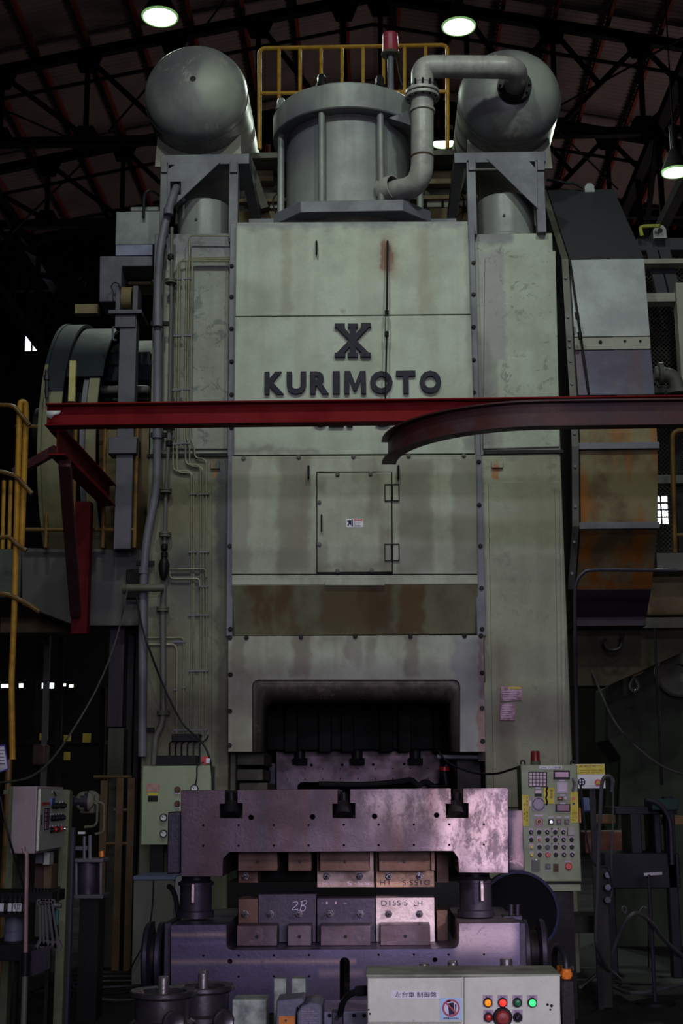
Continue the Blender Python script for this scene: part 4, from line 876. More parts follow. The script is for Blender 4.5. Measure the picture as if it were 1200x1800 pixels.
q = MB(); q.pdisc(502,1794,2.2,Y-.006,.004); build(q, 'screw', M_rust, mt)
q = MB(); q.box(P(484,1810,Y).x,Y,0,P(560,1810,Y).x,Y+.14,P(500,1809,Y).z); build(q, 'base', M_dark, mt)
gb = thing('gearbox', 'rounded dark gearbox with small white lettering beside the motor', 'gearbox', P(548,1800,4.68)); gb.location.z = 0
q = MB(); pts = [(522,1810),(522,1780),(530,1768),(545,1762),(560,1763),(566,1768),(566,1810)]; q.prism([(P(x,y,4.66).x, P(x,y,4.66).z) for x,y in pts], 1, 4.66, 4.85); build(q, 'housing', MATS['motor_grey'], gb, .005)
for i in range(8): text(['・注意','機械','潤滑油の種類','給油口','交換時期','使用上の注意','定格','MADE IN JAPAN'][i], 529, 1772+i*4.1, 545+(i*7 % 15), 1774.6+i*4.1, 4.66, .001, 'lettering', M_lav, gb)
q = MB(); q.box(P(522,1810,4.66).x,4.66,0,P(566,1810,4.66).x,4.85,P(540,1810,4.66).z); build(q, 'base', M_dark, gb)
q = MB(); q.pbox(583,1778,603,1800,5.0,.06,True); jb = build(q, 'junction_box', M_darkst, None, .004, label='small dark junction box with a round plug under the slot', cat='box'); q = MB(); q.pdisc(592,1790,4.5,4.997,.01); build(q, 'plug', M_blk, jb)
cb = thing('power_cable', 'thick black cable looping from the control box down to the junction box', 'cable', P(610,1780,4.85))
q = MB(); q.tube([P(648,1741,4.72),P(628,1743,4.74),P(612,1750,4.8),P(602,1764,4.9),P(598,1782,4.98)], .011, 10); build(q, 'cable', M_hose, cb)
q = MB(); q.cyl(P(646,1741,4.72), P(627,1742,4.74), .017, 12); build(q, 'gland', M_blk, cb)

# ------------------------------------------------------------------ foreground control box
YB = 4.6
box = thing('control_box', 'pale green control box with lit buttons at the bottom of the photo', 'control box', P(815,1800,YB+.1)); box.location.z = 0
ztop = P(815,1716,YB).z; zbt = ztop-.48
X0, XM, X1 = P(645,1760,YB).x, P(814,1760,YB).x, P(985,1760,YB).x
q = MB(); q.box(X0,YB+.012,zbt,X1,YB+.22,ztop-.001); build(q, 'casing', M_panel2, box, .004)
q = MB(); q.box(X0-.003,YB-.002,ztop-.002,X1+.003,YB+.23,ztop+.006); build(q, 'top_cover', surf('grimy_green_lid', (.30,.34,.24), .5, 0, (.10,.10,.07), .7, 6., None, 0, 5, .5), box, .002)
dl = plate([[(646,1720),(812,1718),(812,1797),(646,1797)]], YB-.002, .014, 'door', M_panel2, box, .002)
dl2 = plate([[(648,1799.5),(812,1799),(812,1860),(648,1860)]], YB-.002, .014, 'lower_door', M_panel2, box, .002)
dr = plate([[(815.5,1718),(984,1715),(984,1860),(815.5,1860)]], YB-.002, .014, 'door', M_panel2, box, .002)
q = MB(); q.box(X0+.1,YB+.05,0,X1-.1,YB+.18,zbt); build(q, 'pedestal', M_dark, box)
YF = YB-.003
p_ = plate([[(687,1741.5),(772.5,1741.5),(772.5,1755),(687,1755)]], YF, .002, 'name_plate', M_white, dl)
text('左台車 制御盤', 694,1743.5,767,1753,YF-.0,.0012,'lettering',M_ink,p_,.004)
sg = plate([[(773,1754),(812,1754),(812,1793),(773,1793)]], YF-.0015, .0015, 'prohibition_sign', surf('pale_blue_film', (.42,.60,.85), .3, 0, (.36,.5,.75), .3, 9., bump=0), dl)
plate([circ(792.5,1772,15.5,40), circ(792.5,1772,12.3,40)], YF-.003, .0015, 'red_ring', surf('sign_red', (.50,.06,.10), .4, bump=0), sg)
plate([circ(792.5,1772,12.2,40)], YF-.0022, .0008, 'sign_disc', plain('sign_pale', (.62,.60,.75)), sg)
for poly, M_ in (([(787,1764),(797,1762),(799,1783),(789,1784)], M_ink), ([(789,1768),(795,1767),(795.5,1773),(789.5,1774)], M_white), ([(799,1765),(802,1766),(801,1778),(800,1783)], M_ink), ([(785,1760),(792,1758.5),(792,1760.5),(786,1762)], M_ink)):
    plate([poly], YF-.003, .0008, 'pictogram', M_, sg)
plate([[(782.5,1763.5),(784.5,1761.5),(803,1780.5),(801,1782.5)]], YF-.0038, .0008, 'red_slash', MATS['sign_red'], sg)
text('携帯電話使用禁止', 779,1788.5,807,1791.2,YF-.0025,.0008,'lettering',M_ink,sg)
def button(x, y, col, lit, par, lab, Y=YF, r=6.2, plate_=True, ptext=None, name='push_button'):
    if plate_: pl_ = plate([[(x-9,y-13),(x+9,y-13),(x+9,y+8),(x-9,y+8)]], Y, .002, 'label_plate', M_lav, par); text(ptext or '入', x-5,y-11.2,x+5,y-9,Y-.0,.0008,'lettering',M_ink,pl_)
    c = P(x,y,Y); s = S(x,y,Y)
    q = MB(); q.lathe(c, (0,-1,0), [(0,r*1.35*s),(.006,r*1.35*s),(.012,r*1.2*s),(.012,r*s)], 24); b_ = build(q, name, M_blk, par, fix=False, label=lab)
    q = MB(); q.lathe(c, (0,-1,0), [(.004,r*.98*s),(.014,r*.95*s),(.02,r*.7*s),(.022,.001)], 24)
    build(q, 'cap', col, b_, fix=False)
button(857,1762,glow('amber_lamp',(1,.30,.01),.55),1,dr,'lit amber button',ptext='電源')
button(883,1762,glow('red_lamp',(1,.03,.02),1.3),1,dr,'lit red button',ptext='異常')
button(909,1762,M_gl,0,dr,'unlit green button',ptext='自動運転')
button(935,1762,glow('green_lamp',(.05,1,.22),1.1),1,dr,'lit green button',ptext='手動運転')
button(858,1788,M_redp,0,dr,'dark red button',ptext='停止'); 
button(883,1788,surf('estop_red',(.30,.03,.03),.45,0,bump=0),0,dr,'large red emergency stop',r=12.6,plate_=False)
button(909.5,1788,M_blk,0,dr,'black selector switch',ptext='切入'); q = MB(); q.bar(P(907.5,1791,YF-.024), P(912.5,1784,YF-.024), .004, .008, (0,1,0)); build(q, 'selector_lever', M_darkst, dr)
for x,y,r_ in ((962,1766,2.5),(969,1768,3),(967,1775,2),(648,1775,1.6),(650,1782,2)):
    plate([circ(x,y,r_,7)], YF-.0003, .0006, 'paint_chip', M_dark, dr if x > 800 else dl)
# hose and orange connector at the right of the box
oc = thing('connector_socket', 'orange cable connector on a dark post right of the control box', 'connector', P(995,1722,4.8)); oc.location.z = 0
q = MB(); q.box(P(985,1725,4.8).x,4.8,0,P(1009,1725,4.8).x,4.9,P(995,1723,4.8).z); build(q, 'post_box', M_dark, oc, .004)
q = MB(); q.cyl(P(995,1723,4.85),P(995,1703,4.85),.017,16); q.cyl(P(995,1716,4.85),P(995,1708,4.85),.021,8); build(q, 'orange_plug', M_oran, oc)
q = MB(); q.cyl(P(984,1716,4.95),P(984,1697,4.95),.012,12); build(q, 'orange_plug', M_oran, oc)
q = MB(); q.tube([P(995,1704,4.85),P(993,1685,4.86),P(986,1668,4.9),P(978,1664,4.95),P(974,1675,5.0),P(975,1700,5.05),P(976,1730,5.1)], .011, 10); build(q, 'hose', M_hose, oc)
q = MB(); q.tube([P(1000,1702,4.85),P(1006,1699,4.83),P(1007,1706,4.83)], .003, 6); build(q, 'wire_clip', M_chrome, oc)
rg = thing('cable_reel', 'large dark wheel with a blue rim right of the guide post', 'wheel', P(912,1610,8.0)); rg.location.z = 0
c = P(912,1604,8.0); r = 71*S(912,1604,8.0)
q = MB(); q.lathe(c, (0,1,0), [(0,r*.93),(0,r),(.10,r),(.10,r*.93),(0,r*.93)], 60); build(q, 'rim', M_blue, rg, fix=False)
q = MB(); q.lathe(c, (0,1,0), [(.02,.001),(.02,r*.94),(.08,r*.94)], 48); build(q, 'disc', plain('reel_black', (.004,.004,.005), .8), rg, fix=False)
q = MB(); q.bar((c.x-.05,8.06,0),(c.x-.05,8.06,c.z),.08,.08); build(q, 'stand', M_dark, rg)
for x in (898,909):
    q = MB(); q.cyl(P(x,1609,7.05), P(x,1590,7.05), .012, 12); build(q, 'pin', M_darkst, lh)
q = MB(); q.pbox(884,1610,918,1622,7.0,.1); build(q, 'pin_block', M_darkst, lh, .003)

# ------------------------------------------------------------------ RIGHT: operator panel
YO = 9.5
op = thing('operator_panel', 'green operator panel full of round buttons standing right of the dies', 'control panel', P(968,1560,YO+.15)); op.location.z = 0
q = MB(); q.pbox(918,1344,1018,1550,YO,.28); build(q, 'casing', M_panel, op, .006)
q = MB(); q.pbox(950,1554,1021,1567,YO+.02,.25); build(q, 'lower_ledge', M_panel, op, .004); q = MB(); q.pbox(925,1549,1019,1556,YO+.05,.2); build(q, 'ledge_gap', M_dark, op)
q = MB(); q.box(P(940,1567,YO).x,YO+.08,0,P(1010,1567,YO).x,YO+.2,P(970,1566,YO).z); build(q, 'stand', M_dark, op)
for x in (918, 1006):
    q = MB(); q.rtube([P(x-3,1344,YO+.1),P(x-3,1337,YO+.1),P(x+4,1337,YO+.1),P(x+4,1344,YO+.1)], .006, .02, 6); build(q, 'lifting_eye', M_dark, op)
def C7(x, y): return 900+x/7.5, 1340+y/7.5
def pp(x0,y0,x1,y1,M_,nm,d=.004,Y=YO,par=op):
    (a,b_),(c,e) = C7(x0,y0),C7(x1,y1); return plate([[(a,b_),(c,b_),(c,e),(a,e)]], Y-d, d, nm, M_, par)
o = pp(355,45,655,92,M_white,'name_plate'); text('C2F-50 プレス操作盤', *C7(365,53), *C7(645,85), YO-.004, .001, 'lettering', M_ink, o)
kb = pp(215,125,460,325,M_blk,'keypad',.006)
for i in range(5):
    for j in range(4): pp(226+i*46, 135+j*47, 262+i*46, 173+j*47, plain('key_pink', (.55,.42,.50)) if (i,j) != (1,3) else M_lav, 'key', .012, YO, kb)
o = pp(545,105,760,225,M_blk,'display',.012); pp(565,130,740,195,plain('display_pink', (.62,.36,.52)),'screen',.014,YO,o)
o = pp(585,260,730,405,plain('meter_frame', (.42,.36,.44)),'meter',.012); pp(605,280,712,385,M_lav,'screen',.015,YO,o)
o = pp(297,360,388,450,M_blk,'counter',.008); pp(300,365,385,412,plain('key_pink', (0,0,0)),'screen',.01,YO,o)
o = pp(410,335,555,545,M_tagy,'yellow_tag',.014); text('安', *C7(495,355), *C7(538,392), YO-.014, .001, 'lettering', M_ink, o); text('全', *C7(495,398), *C7(538,433), YO-.014, .001, 'lettering', M_ink, o); text('栓', *C7(495,439), *C7(538,476), YO-.014, .001, 'lettering', M_ink, o)
q = MB(); q.tube([P(*C7(x,y),YO-.02) for x,y in ((470,325),(450,370),(458,420),(445,470),(460,520),(450,560))], .006, 6); build(q, 'cord', M_blk, o)
pp(595,455,670,500,M_blk,'small_display',.01); pp(610,466,655,488,M_redp,'screen',.012)
pp(685,452,715,492,M_lav,'small_knob',.015)
o = pp(265,465,430,635,M_darkv,'speaker_meter',.01); 
q = MB(); c_ = P(*C7(348,552),YO-.012); q.lathe(c_,(0,-1,0),[(0,.042),(.004,.042),(.004,.038),(0,.036)],28,True); build(q,'ring',M_ppl,o,fix=False)
o = pp(570,550,765,650,M_blk,'long_display',.01); pp(592,560,750,640,plain('screen_dusk', (.28,.14,.22)),'screen',.012,YO,o)
o = pp(768,390,868,795,M_tagy,'yellow_strip',.004); pp(786,460,830,498,M_redp,'red_square',.006,YO,o)
pp(800,525,818,565,M_gl,'green_cross',.006,YO,o); pp(789,537,829,553,M_gl,'green_cross',.006,YO,o)
for i in range(6): text('安全第一作業', *C7(782,660+i*21), *C7(855-(i*7 % 20),670+i*21), YO-.004, .001, 'lettering', M_rust, o)
o = pp(130,430,216,840,M_tagy,'yellow_strip',.004)
for i,ch in enumerate('起動前に周囲の'): text(ch, *C7(185,445+i*50), *C7(208,480+i*50), YO-.004, .001, 'lettering', M_rust, o)
for i,ch in enumerate('安全確認'): text(ch, *C7(148,540+i*60), *C7(172,580+i*60), YO-.004, .001, 'lettering', M_rust, o)
for x0,x1,y in ((290,405,700),(478,540,722),(585,645,722),(690,750,722),(620,690,240),(635,700,432),(630,700,540),(305,375,338),(690,765,1308)): pp(x0,y-10,x1,y+10,M_lav,'label_strip',.003)
pp(220,505,250,580,M_lav,'label_strip',.003)
def sw(x, y, M_, r=30, lab=None, body=True, lever=False):
    a, b_ = C7(x, y); c = P(a, b_, YO); s = S(a, b_, YO)/7.5
    if body: pp(x-28,y-48,x+28,y+22,M_lav,'label_plate',.003)
    q = MB(); q.lathe(c, (0,-1,0), [(0,r*s),(.014,r*s),(.018,r*.8*s),(.018,.001)], 16); o = build(q, 'button', M_blk if lever or M_ is None else M_, op, fix=False, label=lab)
    if lever: q = MB(); q.bar(c+Vector((-.25*r*s,-.02,.45*r*s)), c+Vector((.25*r*s,-.02,-.45*r*s)), .35*r*s, .008, (0,1,0)); build(q, 'lever', M_chrome if r > 30 else M_lav, o)
for j,y in enumerate((920,1020,1118,1218)):
    for i,x in enumerate((247,352,460,565,672,778)):
        x += j*2.5; M_ = None; lab = None; r = 28
        if (j,i) == (1,1): M_, lab, r = M_redp, 'red button', 20
        if (j,i) == (2,0): M_, lab, r = M_yelp, 'dull yellow button', 22
        if (j,i) == (3,0): M_, lab, r = M_yelp, 'bright yellow button', 25
        if (j,i) == (3,2): M_, lab, r = M_redp, 'red mushroom button', 32
        if (j,i) == (2,2): M_, lab, r = M_cab, 'grey double button', 32
        sw(x, y, M_, r, lab, True, (i == 4 or (j,i) == (0,2) or (j,i) == (3,5) or (j,i)==(0,0)))
for x in (520, 607):
    for y in (875, 972, 1073): sw(x, y, None, 8, None, False)
o = pp(735,855,818,960,plain('cloudy_cover', (.34,.32,.32)),'switch_guard',.03)
pp(297,730,405,845,M_pinkd,'key_switch_plate',.006); sw(352,785,plain('copper_ring', (.5,.25,.15)),44,'copper-ringed key switch',False); sw(352,785,M_chrome,26,'chrome key',False,True)
pp(475,750,545,822,M_blk,'switch_plate',.006); sw(510,785,M_chrome,24,'chrome switch',False)
for x in (613,718): pp(x-34,750,x+34,822,M_cab,'switch_plate',.006); sw(x,785,M_pinkd,22,None,False)
pp(260,1290,365,1435,M_cab,'switch_guard',.02); sw(310,1380,M_grey,36,None,False); sw(310,1285,M_chrome,10,None,False)
pp(435,1335,505,1415,M_cab,'switch_plate',.008); sw(470,1375,M_grey,26,None,False); pp(438,1420,502,1436,M_lav,'label_strip',.003)
pp(545,1340,610,1440,M_rust,'switch_guard',.02); sw(578,1375,M_dark,26,None,False)
sw(740,1370,M_redp,47,'large red emergency stop',False)
q = MB(); q.tube([P(1007,1368,YO-.03),P(1010,1378,YO-.04),P(1007,1390,YO-.03)], .008, 6); build(q, 'key_bunch', M_grey, op)
q = MB(); q.pbox(1018,1420,1021,1446,YO-.004,.06); build(q, 'orange_tag', M_oran, op, label='orange tag')
bb = thing('beacon_lamp', 'dark red cylindrical beacon on top of the operator panel', 'beacon', P(941,1343,YO+.14))
q = MB(); c = P(941,1344,YO+.14); s = S(941,1344,YO); q.lathe(c,(0,0,1),[(0,9*s),(6*s,9*s)],20); build(q,'base',M_grnd,bb,fix=False)
q = MB(); q.lathe(c+Vector((0,0,6*s)),(0,0,1),[(0,8.5*s),(16*s,8*s),(18*s,6.5*s),(18*s,.001)],20); build(q,'lens_cap',surf('dark_red_cap',(.16,.012,.012),.35,bump=0),bb,fix=False)
sn = thing('warning_board', 'yellow and white warning board behind the operator panel', 'sign', P(1040,1386,9.95)); sn.location.z = 0
q = MB(); q.pbox(1005,1343,1063,1386,9.95,.01); b_ = build(q, 'board', M_white, sn)
q = MB(); q.pbox(1005,1343.5,1062.5,1361,9.946,.005); build(q, 'yellow_header', M_tagy, sn)
for i,(tx,y0,y1) in enumerate((('運転の場合は必ず確認ください',1345,1349),('Please be sure to check before',1352.5,1355),('starting the operation',1356.5,1359.5))): text(tx, 1018, y0, 1059-(i==2)*5, y1, 9.946, .001, 'lettering', M_rust, sn)
plate([circ(1051,1375.5,6.2,28)], 9.945, .003, 'red_disc', M_redp, sn); plate([[(1046.5,1378),(1051,1372),(1055.5,1378)]], 9.942, .003, 'yellow_wedge', M_tagy, sn)
plate([circ(1022,1374.5,6.5,24), circ(1022,1374.5,4.6,24)], 9.945, .003, 'black_ring', M_ink, sn); plate([[(1021,1369),(1023,1369),(1023,1380),(1021,1380)]], 9.945, .003, 'ring_bar', M_ink, sn); plate([[(1016.5,1373.5),(1027.5,1373.5),(1027.5,1375.5),(1016.5,1375.5)]], 9.945, .003, 'ring_bar', M_ink, sn)
q = MB(); X = P(1040,1370,9.97).x; q.box(X-.02,9.97,0,X+.02,10.0,P(1040,1380,9.97).z); build(q, 'post', M_dark, sn)
# cables around it
def hose(lab, pts, r, M_=None, cat='hose', name='hose'):
    q = MB(); q.tube([P(*p) for p in pts], r, 8, 6); return build(q, name, M_ or M_hose, None, label=lab, cat=cat)
M_hose2 = surf('dusty_grey_hose', (.066,.063,.07), .4, 0, (.06,.06,.065), .4, 9., bump=.05)
hose('thick grey hose hanging in a tall loop right of the operator panel', ((1075,1392,9.3),(1076,1372,9.3),(1068,1364,9.3),(1058,1375,9.3),(1055,1420,9.3),(1052,1480,9.35),(1050,1560,9.4),(1047,1640,9.5),(1052,1670,9.6),(1066,1700,9.9),(1090,1722,10.3)), .013, M_hose2)
hose('thin grey hose hanging beside the thick loop', ((1077,1390,9.4),(1077,1440,9.4),(1074,1520,9.4),(1076,1560,9.5),(1072,1580,9.5)), .006, M_hose2)
hose('grey hose arching over the floor at lower right', ((1070,1690,10.1),(1085,1650,10.),(1100,1618,9.9),(1118,1605,9.9),(1140,1618,10),(1170,1655,10.3),(1210,1690,10.6)), .014, M_hose2)
hose('thin dark cable running from the operator panel up right', ((1040,1180,13),(1075,1260,12.5),(1110,1305,12),(1160,1345,11.5),(1210,1365,11)), .010, M_hose2, 'cable', 'cable')
hose('thin black cable looping from the press opening to the operator panel', ((770,1320,12),(790,1342,11.8),(830,1358,11.5),(870,1360,11),(900,1352,10.4),(918,1347,9.8)), .009, None, 'cable', 'cable')
hose('black cable along the right edge of the operator panel', ((1020,1380,9.4),(1024,1420,9.4),(1032,1480,9.4),(1045,1520,9.4),(1066,1526,9.4),(1078,1560,9.4)), .007, None, 'cable', 'cable')
hose('coiled black hose lying on the floor right of the cart', ((1020,1735,10.5),(1050,1712,11.2),(1075,1702,11.4),(1085,1708,11.3),(1060,1722,10.9),(1110,1745,10.2),(1180,1735,10.4),(1230,1720,10.7)), .014, M_hose2)
hose('small grey hose hook at the right of the arching hose', ((1098,1606,9.8),(1093,1598,9.8),(1096,1593,9.8),(1101,1598,9.8),(1098,1606,9.8)), .006, M_hose2)
hose('small upright grey wire loop behind the arching hose', ((1122,1604,10),(1130,1594,10),(1137,1600,10),(1139,1625,10.1),(1140,1700,10.6)), .006, M_hose2)
# conduit beside the right column
cd_ = hose('dark conduit bending down along the right press column', ((1190,1003,11.6),(1120,1002,11.6),(1045,1002,11.6),(1025,1007,11.6),(1013,1025,11.6),(1010,1060,11.6),(1012,1200,11.6),(1015,1350,11.6),(1018,1500,11.6)), .016, M_darkst, 'pipe', 'conduit')
q = MB(); q.tube([P(768,1330,12.0),P(846,1331,12.0)], .018, 10, 0); build(q, 'spray_pipe', M_grey, None, label='short grey pipe across the right side of the press opening', cat='pipe')
q = MB(); q.pbox(840,1306,854,1338,11.95,.1); build(q, 'pipe_bracket', M_dark, press)

# ------------------------------------------------------------------ RIGHT: flywheel belt guard
bg = thing('belt_guard', 'tall curved sheet-metal belt guard right of the press, rust-streaked below', 'machine guard', P(1070,1090,11.8)); 
XL, XR = P(1003,520,11.9).x, P(1137,520,11.9).x
pr = [(333,13.25,None),(455,11.95,None),(592,11.87,None),(615,11.87,None),(695,11.8,None),(785,11.8,None),(925,11.97,None),(1035,12.4,None),(1086,12.7,None)]
pz = [(P(1070,y,Y).z, Y) for y,Y,_ in pr]
segM = [M_black, M_pale, M_cream, M_ppl, M_rustp, M_rustp, M_rustp, M_ppld]; segN = ['top_slope_panel','pale_panel','hole_strip','violet_panel','rusty_panel','rusty_panel','rusty_panel','bottom_panel']
for i in range(len(pz)-1):
    (za,Ya),(zb3,Yb3) = pz[i], pz[i+1]
    q = MB(); v = [(XL+.012,Ya,za-.004),(XR,Ya,za-.004),(XR,Yb3,zb3+.004),(XL+.012,Yb3,zb3+.004)]
    dn = Vector((0,-(za-zb3),-(Yb3-Ya)*-1)).normalized()*.02; v2 = [tuple(Vector(p_)-dn*1.0) for p_ in v]
    q.add(v+v2, [(0,1,2,3),(7,6,5,4),(0,4,5,1),(1,5,6,2),(2,6,7,3),(3,7,4,0)]); build(q, segN[i], segM[i], bg, .003)
for k,(z_,Y_) in enumerate(pz):
    if k in (5,6): q = MB(); q.box(XL-.005,Y_-.03,z_-.03,XR+.01,Y_+.06,z_+.03); build(q, 'stiffener_bar', M_grey, bg, .004)
side = [(Y_,z_) for z_,Y_ in pz] + [(13.6,pz[-1][0]),(13.6,pz[0][0])]
q = MB(); q.prism([(y+.012,z) for y,z in side], 0, XL, XL+.01); build(q, 'side_plate', M_dark, bg)
q = MB(); q.prism([(y+.012,z) for y,z in side], 0, XR-.01, XR); build(q, 'side_plate', M_cream, bg)
for x_,y_ in ((1022,601),(1055,601),(1098,599),(1125,599)):
    q = MB(); q.pdisc(x_,y_,3.2 if x_ == 1055 else 2.4,11.862,.02); build(q, 'bolt' if x_ != 1055 else 'round_hole', M_dark, bg)
# left bolted edge flange of the guard
for i in range(1, 8):
    (za,Ya),(zb3,Yb3) = pz[i-1], pz[i]
    q = MB(); q.bar((XL-.035,Ya-.01,za),(XL-.035,Yb3-.01,zb3),.06,.012,(0,1,0)); build(q, 'edge_flange', M_grnd if i == 1 else M_cab, bg)
    for t_ in (.25,.75): 
        if i > 1: q = MB(); pnt = Vector((XL-.04,Ya+(Yb3-Ya)*t_-.01,za+(zb3-za)*t_)); q.cyl(pnt-Vector((0,.02,0)), pnt, .014, 6); build(q, 'bolt', M_grey, bg)
q = MB(); cc = P(1036,328,13.2); q.prism([(cc.x-.05,cc.z-.06),(cc.x+.05,cc.z-.06),(cc.x+.045,cc.z+.01),(cc.x+.02,cc.z+.04),(cc.x-.02,cc.z+.04),(cc.x-.045,cc.z+.01)],1,13.2,13.23); build(q, 'lifting_lug', M_pale, bg)
hose('dark flexible cable drooping over the top of the belt guard', ((962,316,13.3),(980,318,13.2),(995,322,13.2),(1008,322,13.2),(1025,331,13.2)), .015, None, 'cable', 'cable')
gw = thing('guy_rod', 'thin black rod slanting down along the left edge of the belt guard', 'rod', P(1034,690,10.95))
q = MB(); q.cyl(P(1001,455,11.93), P(1035,692,11.78), .010, 8); build(q, 'rod', M_blk, gw)
for x_,y_ in ((1013,555),(1018,590)):
    q = MB(); q.cyl(P(x_,y_-6,11.75), P(x_+2,y_+6,11.75), .02, 8); build(q, 'coupling', M_blk, gw)
q = MB(); q.pbox(1008,1085,1135,1100,12.65,.6); build(q, 'guard_sill', M_ppld, bg)
# cream frame with mesh behind the guard
ff = thing('motor_stand', 'cream steel frame with mesh guards behind the belt guard at right', 'frame', P(1170,980,13))
for (x0,y0,x1,y1,Y,d,M_,nm) in ((1120,418,1220,440,13.2,.15,M_black,'top_beam'),(1130,454,1225,463,13.0,.15,M_cream,'cross_beam'),(1135,514,1225,530,13.0,.15,M_cream,'cross_beam'),(1193,496,1215,700,12.95,.15,M_cream,'post'),(1136,835,1215,850,13.2,.1,M_cab,'cross_beam'),(1135,678,1225,690,12.9,.4,M_cab,'cross_beam'),(1186,700,1200,1000,13.3,.1,M_dark,'post'),(1140,850,1144,950,13.4,.05,M_dark,'post')):
    q = MB(); q.pbox(x0,y0,x1,y1,Y,d); build(q, nm, M_, ff, .006)
for pts_ in (((1144,440),(1163,520)),((1166,440),(1185,515))):
    q = MB(); q.bar(P(*pts_[0],13.15),P(*pts_[1],13.15),.11,.06,(0,1,0)); build(q, 'diagonal_brace', M_black, ff)
q = MB(); cc = P(1160,407,13.1); q.prism([(cc.x-.065,cc.z-.07),(cc.x+.065,cc.z-.07),(cc.x+.06,cc.z+.03),(cc.x+.03,cc.z+.07),(cc.x-.03,cc.z+.07),(cc.x-.06,cc.z+.03)],1,13.1,13.14); build(q, 'lifting_lug', M_pale, ff); q = MB(); q.pdisc(1160,405,4.5,13.095,.01); build(q,'lug_hole',M_blk,ff)
q = MB(); q.rtube([P(1128,415,13.1),P(1124,398,13.1),P(1160,397,13.0)],.02,.05,8); build(q, 'yellow_rail_tube', surf('yellow_green_tube',(.45,.48,.08),.5,bump=0), ff)
# expanded mesh: wires joined as one part (uncountable)
q = MB(); m0, m1 = P(1136,1000,13.5), P(1200,440,13.5); W_ = m1.x+.35-m0.x; H_ = m1.z-m0.z; n_ = 46
for s_ in (-1,1):
    for k in range(-int(W_/.045), int(H_/.045)+2):
        z0_ = m0.z+k*.045; x0_,x1_ = 0,W_; za_,zb4 = (z0_,z0_+W_) if s_ > 0 else (z0_+W_,z0_)
        if s_ > 0: t0 = max(0,(m0.z-z0_)/W_); t1 = min(1,(m1.z-z0_)/W_)
        else: t0 = max(0,(z0_+W_-m1.z)/W_); t1 = min(1,(z0_+W_-m0.z)/W_)
        if t1 <= t0: continue
        f_ = lambda t: (m0.x+W_*t, 13.5, za_+(zb4-za_)*t); q.bar(f_(t0), f_(t1), .007, .004)
build(q, 'mesh_wire', M_mesh, ff, smooth=False, kind='stuff')
pi = thing('motor_pipe', 'grey elbow pipe with flange inside the cream frame at right', 'pipe', P(1190,690,12.7))
q = MB(); q.rtube([P(1150,657,12.8),P(1185,660,12.8),P(1190,690,12.8)],.07,.12,14); build(q,'elbow',M_cab,pi); q = MB(); q.lathe(P(1160,657,12.8),(1,0,0),[(-.02,.07),(-.02,.11),(.02,.11),(.02,.07)],20); build(q,'flange',M_cab,pi,fix=False)
q = MB(); q.lathe(P(1190,690,12.8),(0,0,1),[(-.02,.07),(-.02,.12),(.02,.12),(.02,.07)],20); build(q,'flange',M_cab,pi,fix=False)
yr = thing('platform_rail', 'rusty yellow rail post standing behind the belt guard at right', 'railing', P(1185,975,12.6))
q = MB(); q.rtube([P(1215,757,12.6),P(1181,757,12.6),P(1186,972,12.6)],.024,.08,10); build(q,'post',M_yeld,yr); q = MB(); q.tube([P(1187,940,12.6),P(1215,941,12.6)],.018,8,0); build(q,'mid_rail',M_yeld,yr)
q = MB(); q.pbox(1154,972,1215,1003,12.5,.3); build(q,'kick_plate',M_cab,yr,.004)
# machine body at far right
om = thing('side_machine', 'dark green machine body with a round boss at the far right', 'machine', P(1150,1700,14)); om.location.z = 0
plate([[(1068,1206),(1205,1137),(1290,1137),(1290,1712),(1075,1712),(1090,1330),(1068,1300)]], 14.0, .8, 'body', surf('very_dark_green_paint', (.035,.046,.030), .6, 0, (.018,.022,.016), .6, 2.), om, .01)
q = MB(); q.lathe(P(1190,1185,13.99),(0,-1,0),[(0,.24),(.12,.24),(.14,.22),(.14,.09),(.05,.085),(.05,.001)],40); build(q,'round_boss',M_grnd,om,fix=False)
plate([[(1005,1092),(1215,1088),(1215,1140),(1068,1206),(1008,1206)]], 13.0, .3, 'sloping_shroud', surf('dark_ochre_sheet',(.045,.038,.02),.6,0,(.02,.018,.012),.5,2.), om, .006)
q = MB(); q.pbox(1135,1006,1225,1081,12.9,.3); build(q,'pale_box',M_ochre,om,.02)
q = MB(); q.pbox(1100,1085,1225,1104,12.9,.3); build(q,'rail_beam',M_grnd,om,.006)
q = MB(); q.tube([P(1062,1122,12.8),P(1066,1138,12.8),P(1078,1143,12.8),P(1091,1136,12.8),P(1094,1112,12.8)],.015,8); build(q,'hose_loop',M_hose,om)
for x_ in (1150,): q = MB(); q.cyl(P(x_,1105,12.5),P(1163,1380,12.5),.014,8); build(q,'hanging_cable',M_blk,om)
hk = thing('crane_hook', 'small chrome hook ring hanging from a yellow block at right', 'hook', P(1115,1216,13.3))
q = MB(); q.tube([P(1115,1190,13.3),P(1108,1203,13.3),P(1108,1210,13.3),P(1115,1215,13.3),P(1122,1209,13.3),P(1121,1202,13.3),P(1115,1190,13.3)],.014,8); build(q,'ring',M_chrome,hk)
q = MB(); q.add([],[]); q.bar(P(1108,1186,13.3),P(1127,1178,13.3),.10,.06); build(q,'yellow_block',M_yeld,hk)
q = MB(); q.cyl(P(1115,1184,13.3),P(1116,1120,13.3),.008,6); build(q,'chain',M_dark,hk)
